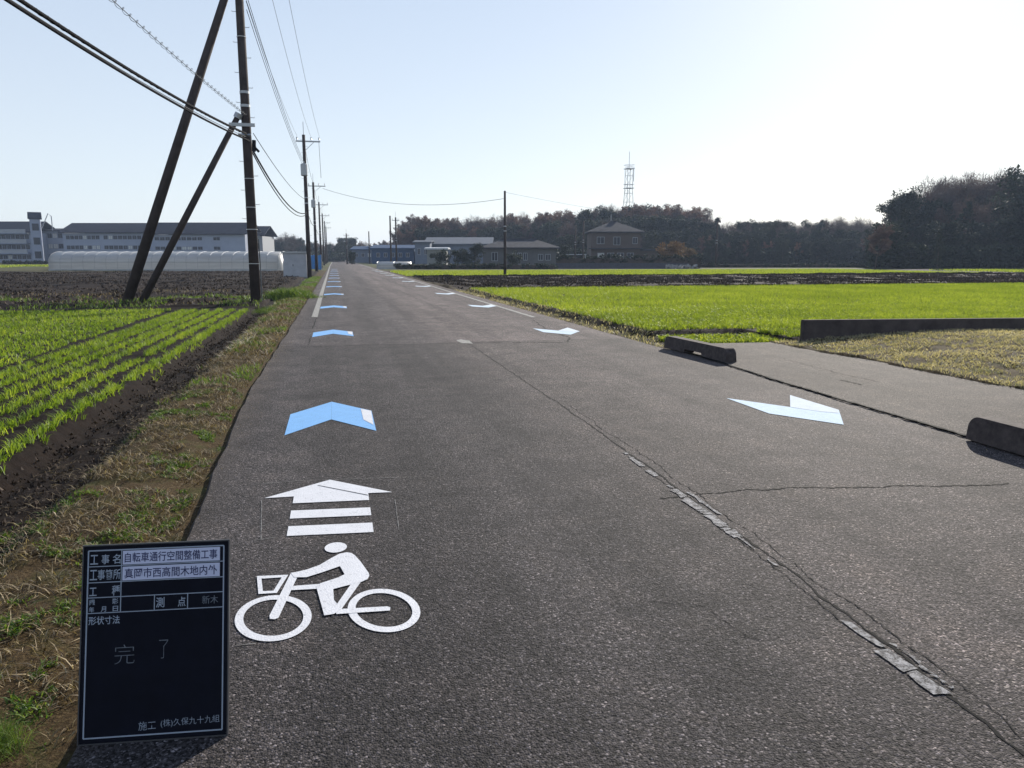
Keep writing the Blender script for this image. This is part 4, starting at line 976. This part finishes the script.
def make_tree(kind, H, seed):
    random.seed(seed); t = thing('tree', 'x', 'tree'); t.name = {'bare': 'bare_tree', 'rust': 'autumn_tree', 'ever': 'evergreen_tree', 'cedar': 'cedar_tree', 'bush': 'bush', 'yellow': 'autumn_bush'}[kind]
    mb = MB(); ends = []
    def limb(p, d, L_, r, lv):
        q = p; pts = [p]; dd = d.copy()
        for i in range(3):
            dd = (dd+Vector((random.uniform(-.16, .16), random.uniform(-.16, .16), .06))).normalized(); q = q+dd*L_/3; pts.append(q)
            if lv > 0:
                for _ in range(2):
                    a = random.uniform(0, 6.28); sp = random.uniform(.5, 1.0)
                    nd = (dd+Vector((math.cos(a)*sp, math.sin(a)*sp, .15))).normalized(); limb(q, nd, L_*random.uniform(.5, .68), r*.5, lv-1)
        mb.tube(pts, [r, r*.8, r*.6, r*.4], 4 if lv < 2 else 6, cap=False); ends.append(q)
        if lv == 0: ends.append(pts[2])
    if kind in ('bare', 'rust', 'ever'):
        tops = []
        tr = [(0, 0, 0), (random.uniform(-.2, .2), random.uniform(-.2, .2), H*.25), (random.uniform(-.4, .4), random.uniform(-.4, .4), H*.5), (random.uniform(-.5, .5), random.uniform(-.5, .5), H*.75)]
        mb.tube(tr, [H*.018, H*.014, H*.010, H*.005], 7, cap=False)
        for f_, n_ in ((.32, 3), (.45, 3), (.58, 3), (.7, 3), (.75, 2)):
            for k in range(n_):
                a = random.uniform(0, 6.28); el = .5+f_*.9
                i_ = min(2, int(f_*4)); p = Vector(tr[i_]).lerp(Vector(tr[min(3, i_+1)]), f_*4-i_)
                limb(p, Vector((math.cos(a), math.sin(a), el)).normalized(), H*random.uniform(.22, .34), H*.006, 1)
    else:
        mb.tube([(0, 0, 0), (0, 0, H*.5), (0, 0, H*.9)], [H*.018, H*.012, H*.003], 6, cap=False)
    mb.build('trunk', M['bark'], t)
    if kind in ('bare', 'rust'):
        C = np.array([tuple(e) for e in ends]); C = C[C[:, 2] > H*.25]
        r = np.full(len(C), H*.055)
        if kind == 'bare': o = leaf_mesh('crown', C, r*1.3, 22, H*.09, .028, M['twig'], .8)
        else: o = leaf_mesh('crown', C, r, 60, H*.018, .55, M['rust'])
    elif kind == 'ever':
        C = np.array([tuple(e) for e in ends]); C = C[RNG.uniform(0, 1, len(C)) < .62]; r = RNG.uniform(.07, .12, len(C))*H
        low = np.column_stack([RNG.normal(0, H*.14, 24), RNG.normal(0, H*.14, 24), RNG.uniform(H*.12, H*.5, 24)]); C = np.concatenate([C, low]); r = np.concatenate([r, np.full(24, H*.1)])
        o = leaf_mesh('crown', C, r, 85, H*.026, .5, M['ever'])
    elif kind == 'cedar':
        C = []; r = []
        for k in range(70):
            z = H*(.1+.88*(k/70)); w0_ = H*.19*(1-(k/70))**.75+.15; a = random.uniform(0, 6.28); q = w0_*random.uniform(.3, 1)
            C.append((q*math.cos(a), q*math.sin(a), z)); r.append(H*.05*(1.25-k/70*.8))
        o = leaf_mesh('crown', np.array(C), np.array(r), 70, H*.026, .4, M['ever'])
    else:
        C = RNG.normal(0, 1, (34, 3)); C /= np.linalg.norm(C, axis=1)[:, None]; C *= RNG.uniform(.3, 1, (34, 1))*np.array([H*.5, H*.5, H*.38]); C[:, 2] += H*.5
        o = leaf_mesh('crown', C, np.full(34, H*.16), 110, H*.04, .5, M['ever'] if kind == 'bush' else M['yellow'])
    o.parent = t
    co = np.empty(len(o.data.vertices)*3, np.float32); o.data.vertices.foreach_get('co', co); t['top'] = float(np.percentile(co.reshape(-1, 3)[:, 2], 99.2))
    return t
protos = {}
def proto(kind, v):
    if (kind, v) not in protos:
        protos[(kind, v)] = [make_tree(kind, 10, 100*v+len(protos)), False]
    return protos[(kind, v)]
def plant(kind, v, px, d, top, label, group=None, wide=1.0):
    pr = proto(kind, v)
    if pr[1]: t = copy_tree(pr[0])
    else: t = pr[0]; pr[1] = True
    x, y = bearing(px, d); h = EYE+(257-top)/770.6*d
    s_ = h/t['top']; t['px'] = float(px); t['row'] = float(d); t.location = (x, y, -.05); t.scale = (s_*wide, s_*wide, s_); t.rotation_euler = (0, 0, random.uniform(0, 6.28))
    t['label'] = label; t['category'] = 'bush' if kind in ('bush', 'yellow') else 'tree'
    if group: t['group'] = group
    elif 'group' in t: del t['group']
    for k_ in ('wood', 'layer', 'tkind'):
        if k_ in t.keys(): del t[k_]
    return t
random.seed(5)
# skyline heights of the photo, by bearing
sky_y = lambda px: float(np.interp(px, [262, 275, 290, 305, 330, 345, 360, 394, 400, 412, 425, 440, 470, 500, 530, 560, 580, 600, 640, 670, 700, 708, 714, 740, 780, 800, 830, 866],
                                   [246, 238, 236, 242, 242, 236, 243, 240, 224, 218, 219, 220, 219, 218, 215, 213, 212, 209, 207, 208, 211, 218, 226, 222, 222, 225, 220, 221]))
def belt(px0, px1, step, d0, d1, kinds, names, low=0.0, jig=2.5):
    wd = [k_ for k_, v_ in (('W1', W1), ('W2', W2), ('W3', W3), ('W4', W4)) if v_ is names][0]
    px = px0
    while px < px1:
        k = random.choices(range(len(kinds)), [w_ for _, w_ in kinds])[0]; kd = kinds[k][0]
        d_ = random.uniform(d0, d1); top = sky_y(px)+random.uniform(-1, jig)-low*(257-sky_y(px))
        lab = names[kd]; t = plant(kd, random.randint(0, 2), px, d_, top, lab, 'x'); t['wood'] = wd; t['tkind'] = kd; t['layer'] = 2 if low == 0 else 1 if low > -.4 else 0; px += step*random.uniform(.7, 1.3)
W1 = {'rust': 'rusty brown autumn tree in the row behind the blue grey factory', 'bare': 'bare brown tree in the row behind the blue grey factory', 'ever': 'dark evergreen in the row behind the blue grey factory'}
W2 = {'rust': 'rusty brown tree in the wood behind the two storey house', 'bare': 'bare greyish brown tree in the wood behind the two storey house', 'ever': 'dark evergreen tree in the wood behind the two storey house', 'cedar': 'pointed cedar in the wood behind the two storey house'}
W3 = {'bare': 'bare tree in the dark wood across the right fields', 'ever': 'broad dark evergreen in the wood across the right fields', 'cedar': 'pointed dark cedar in the wood across the right fields', 'rust': 'brown leaved tree in the dark wood across the right fields'}
W4 = {'bare': 'bare tree in the far low wood at the end of the road', 'ever': 'dark evergreen in the far low wood at the end of the road', 'rust': 'brown tree in the far low wood at the end of the road'}
belt(262, 400, 4.6, 270, 300, [('bare', 3), ('ever', 1), ('rust', 1)], W4, jig=3)
belt(262, 400, 4.6, 250, 268, [('bare', 1), ('ever', 3)], W4, low=-.3)
belt(399, 555, 5.5, 205, 225, [('rust', 4), ('bare', 2)], W1)
belt(405, 560, 6.5, 195, 204, [('rust', 2), ('ever', 3), ('bare', 1)], W1, low=-.25)
belt(548, 706, 5.0, 195, 212, [('rust', 3), ('bare', 4), ('ever', 1)], W2)
belt(548, 708, 5.5, 180, 194, [('ever', 4), ('bare', 1), ('cedar', 1)], W2, low=-.22)
belt(560, 710, 7, 160, 178, [('ever', 4), ('bare', 1)], W2, low=-.5)
belt(708, 872, 5.0, 178, 195, [('bare', 4), ('ever', 1), ('cedar', 1)], W3)
belt(708, 872, 5.5, 165, 177, [('ever', 4), ('cedar', 1), ('bare', 1)], W3, low=-.25, jig=3)
belt(705, 872, 7, 148, 162, [('ever', 4), ('rust', 1)], W3, low=-.5)
# taller wood at the right, nearer
def sky2(px): return float(np.interp(px, [866, 880, 893, 905, 915, 940, 965, 990, 1005, 1015, 1024, 1080], [226, 208, 190, 193, 189, 184, 184, 180, 180, 176, 171, 166]))
W5 = {'bare': 'tall bare tree in the near wood at the right', 'ever': 'tall broad evergreen in the near wood at the right', 'cedar': 'tall pointed cedar in the near wood at the right'}
px = 885
while px < 1100:
    kd = 'bare' if 905 < px < 1000 else 'ever'
    if px > 905:
        t = plant(kd, random.randint(0, 2), px, random.uniform(128, 140), sky2(px)+(random.uniform(0, 5) if px < 1000 else random.uniform(6, 12))-(4 if 930 < px < 1000 else 0), 'x', 'x'); t['wood'] = 'W5'; t['tkind'] = kd; t['layer'] = 2
    px += random.uniform(5.5, 9)
px = 876
while px < 1100:
    kd = random.choice(['ever', 'ever', 'cedar', 'bare']); t = plant(kd, random.randint(0, 2), px, random.uniform(116, 127), 257-(257-sky2(px))*random.uniform(.55, .78), 'x', 'x'); t['wood'] = 'W5'; t['tkind'] = kd; t['layer'] = 1; px += random.uniform(7, 11)
px = 872
while px < 1100:
    kd = 'ever'; t = plant(kd, random.randint(0, 2), px, random.uniform(106, 115), 257-(257-sky2(px))*random.uniform(.3, .5), 'x', 'x', 1.3); t['wood'] = 'W5'; t['tkind'] = kd; t['layer'] = 0; px += random.uniform(9, 13)
plant('ever', 1, 893, 122, 194, 'tall round topped dark evergreen at the left corner of the near wood at the right')
plant('ever', 0, 1030, 112, 174, 'tallest dark evergreen, cut by the right side of the photo', wide=1.1)
plant('cedar', 0, 716, 176, 219, 'lone pointed cedar standing above the low wood right of the radio tower')
plant('rust', 0, 876, 98, 226, 'slim brown tree with a bare trunk standing in front of the right wood')
plant('cedar', 1, 938, 98, 228, 'slender dark tree standing at the field edge before the right wood', wide=.6)
plant('bare', 0, 292, 240, 234, 'wide bare tree on the skyline between the school and the utility poles')
# garden shrubs
plant('bush', 0, 441, 112, 250, 'round dark clipped bush in front of the small cream shed')
plant('bush', 1, 462, 114, 249, 'round dark bush between the cream shed and the bungalow')
plant('ever', 1, 475, 116, 244, 'dark bushy garden tree at the left corner of the bungalow', wide=1.2)
plant('bush', 2, 514, 112, 251, 'dark round bush in front of the bungalow windows')
plant('ever', 0, 565, 130, 245, 'dark garden tree between the bungalow and the two storey house', wide=1.1)
plant('ever', 2, 352, 150, 252, 'small dark shrub by the road end')
plant('yellow', 0, 673, 120, 242, 'yellowish brown autumn bush right of the two storey house')
plant('yellow', 1, 687, 124, 248, 'smaller yellowish bush at the end of the long hedge')
# clipped hedges: box hedges of leaves
def hedge(px0, px1, d, z0, z1, label, dep=1.2, n=5200):
    t = frame_at('hedge', label, 'hedge', px0, d); Wd = (px1-px0)*d/770.6
    k = int(Wd*3); C = np.column_stack([RNG.uniform(0, Wd, k*3), RNG.uniform(0, dep, k*3), RNG.uniform(z0, z1-.2, k*3)])
    o = leaf_mesh('foliage', C, np.full(len(C), .33), 50, .14, .5, M['ever']); o.parent = t
    MB().box(.1, Wd-.1, .3, dep-.3, 0, z1*.7).build('stems', M['bark'], t)
hedge(556, 702, 103.5, .5, 1.95, 'long clipped dark hedge in front of the two storey house')
hedge(395, 556, 98, .05, .75, 'low dark hedge along the far side of the green strip')
hedge(700, 870, 112, .0, .7, 'low scrub line at the foot of the dark wood', n=3000)
hedge(0, 50, 158, .0, .9, 'low dark hedge below the leftmost school block')
# dark undergrowth below the woods
pp = []
for px in np.arange(550, 1110, .5):
    d_ = 152 if px < 872 else 104
    for k in range(5):
        x, y = bearing(px+RNG.uniform(-1, 1), d_+RNG.uniform(0, 12)); pp.append((x, y, RNG.uniform(.2, 2.6)))
for px in np.arange(262, 560, .6):
    for k in range(3): x, y = bearing(px, 246+RNG.uniform(-4, 8) if px < 400 else 192+RNG.uniform(-4, 4)); pp.append((x, y, RNG.uniform(.2, 2.8)))
pp = np.array(pp); o = leaf_mesh('undergrowth', pp, np.full(len(pp), .9), 22, .42, .5, M['ever']); tag(o, 'dark undergrowth along the feet of the woods', 'undergrowth', kind='stuff')
# pale heads at the hedge end
x, y = bearing(682, 97); C = np.column_stack([RNG.uniform(-2, 2, 60), RNG.uniform(-.4, .4, 60), RNG.uniform(.15, .5, 60)])
o = leaf_mesh('flower_row', C, np.full(60, .14), 20, .09, .6, M['trim']); o.location = (x, y, 0); o.rotation_euler = (0, 0, -YAW); tag(o, 'low row of white flowers right of the dark boundary wall', 'flowers')

# every tree's own label: wood, kind and place, then its order from the left where nothing else differs
LAND = {'W1': [(430, 'above the cream shed'), (478, 'above the factory roof'), (512, 'left of the lone pole'), (560, 'above the bungalow')],
        'W2': [(590, 'left of the two storey house'), (616, 'behind the two storey house'), (640, 'below the radio tower'), (672, 'right of the radio tower'), (720, 'above the yellow bush')],
        'W3': [(745, 'near the thin pole'), (785, 'in the left half'), (830, 'in the right half'), (880, 'beside the taller wood')],
        'W4': [(300, 'left of the shed'), (330, 'by the row of poles'), (360, 'above the road end'), (405, 'above the blue sheds')],
        'W5': [(905, 'at its left corner'), (940, 'behind the slim brown tree'), (975, 'in its middle'), (1200, 'at its right end')]}
KW = {'bare': 'bare tree', 'rust': 'rusty brown tree', 'ever': 'dark evergreen', 'cedar': 'pointed cedar'}
WN = {'W1': 'wood behind the factory', 'W2': 'wood behind the houses', 'W3': 'low dark wood', 'W4': 'far low wood', 'W5': 'near right wood'}
byl = {}
for o in list(COL.objects):
    if 'wood' in o.keys():
        px = o['px']; wn = o['wood']; seg = next(nm for lim, nm in LAND[wn] if px < lim)
        rw = ['front row', 'middle row', 'skyline'][int(o['layer'])]
        byl.setdefault('%s %s, %s, %s' % (KW[o['tkind']], seg, rw, WN[wn]), []).append(o)
ODW = ['leftmost', 'second', 'third', 'fourth', 'fifth', 'sixth', 'seventh', 'eighth', 'ninth', 'tenth', 'eleventh', 'twelfth', 'thirteenth', 'fourteenth', 'fifteenth', 'sixteenth', 'seventeenth', 'eighteenth', 'nineteenth', 'twentieth', 'next', 'next', 'next']
for lab, l in byl.items():
    l.sort(key=lambda o: o['px'])
    for i, o in enumerate(l):
        o['label'] = lab if len(l) == 1 else (ODW[i]+' '+lab if i == 0 else ODW[i]+' '+lab if i < len(l)-1 else 'rightmost '+lab)
        o['group'] = 'trees of the '+WN[o['wood']]
for o in COL.objects:
    for k_ in ('px', 'row', 'top', 'wood', 'layer', 'tkind'):
        if k_ in o.keys(): del o[k_]

# ------------------------------------------------------------------ haze
mh = bpy.data.materials.new('haze'); mh.use_nodes = True; t_ = mh.node_tree; t_.nodes.remove(t_.nodes['Principled BSDF'])
pv = t_.nodes.new('ShaderNodeVolumePrincipled'); pv.inputs['Color'].default_value = (.60, .74, 1, 1); pv.inputs['Density'].default_value = .00032; pv.inputs['Anisotropy'].default_value = .2
t_.links.new(pv.outputs[0], t_.nodes['Material Output'].inputs['Volume'])
o = MB().box(-705, 805, -65, 1510, -1.3, 34).build('haze', mh); tag(o, kind='stuff'); o['label'] = 'thin pale air between the viewer and the far woods'; o['category'] = 'haze'
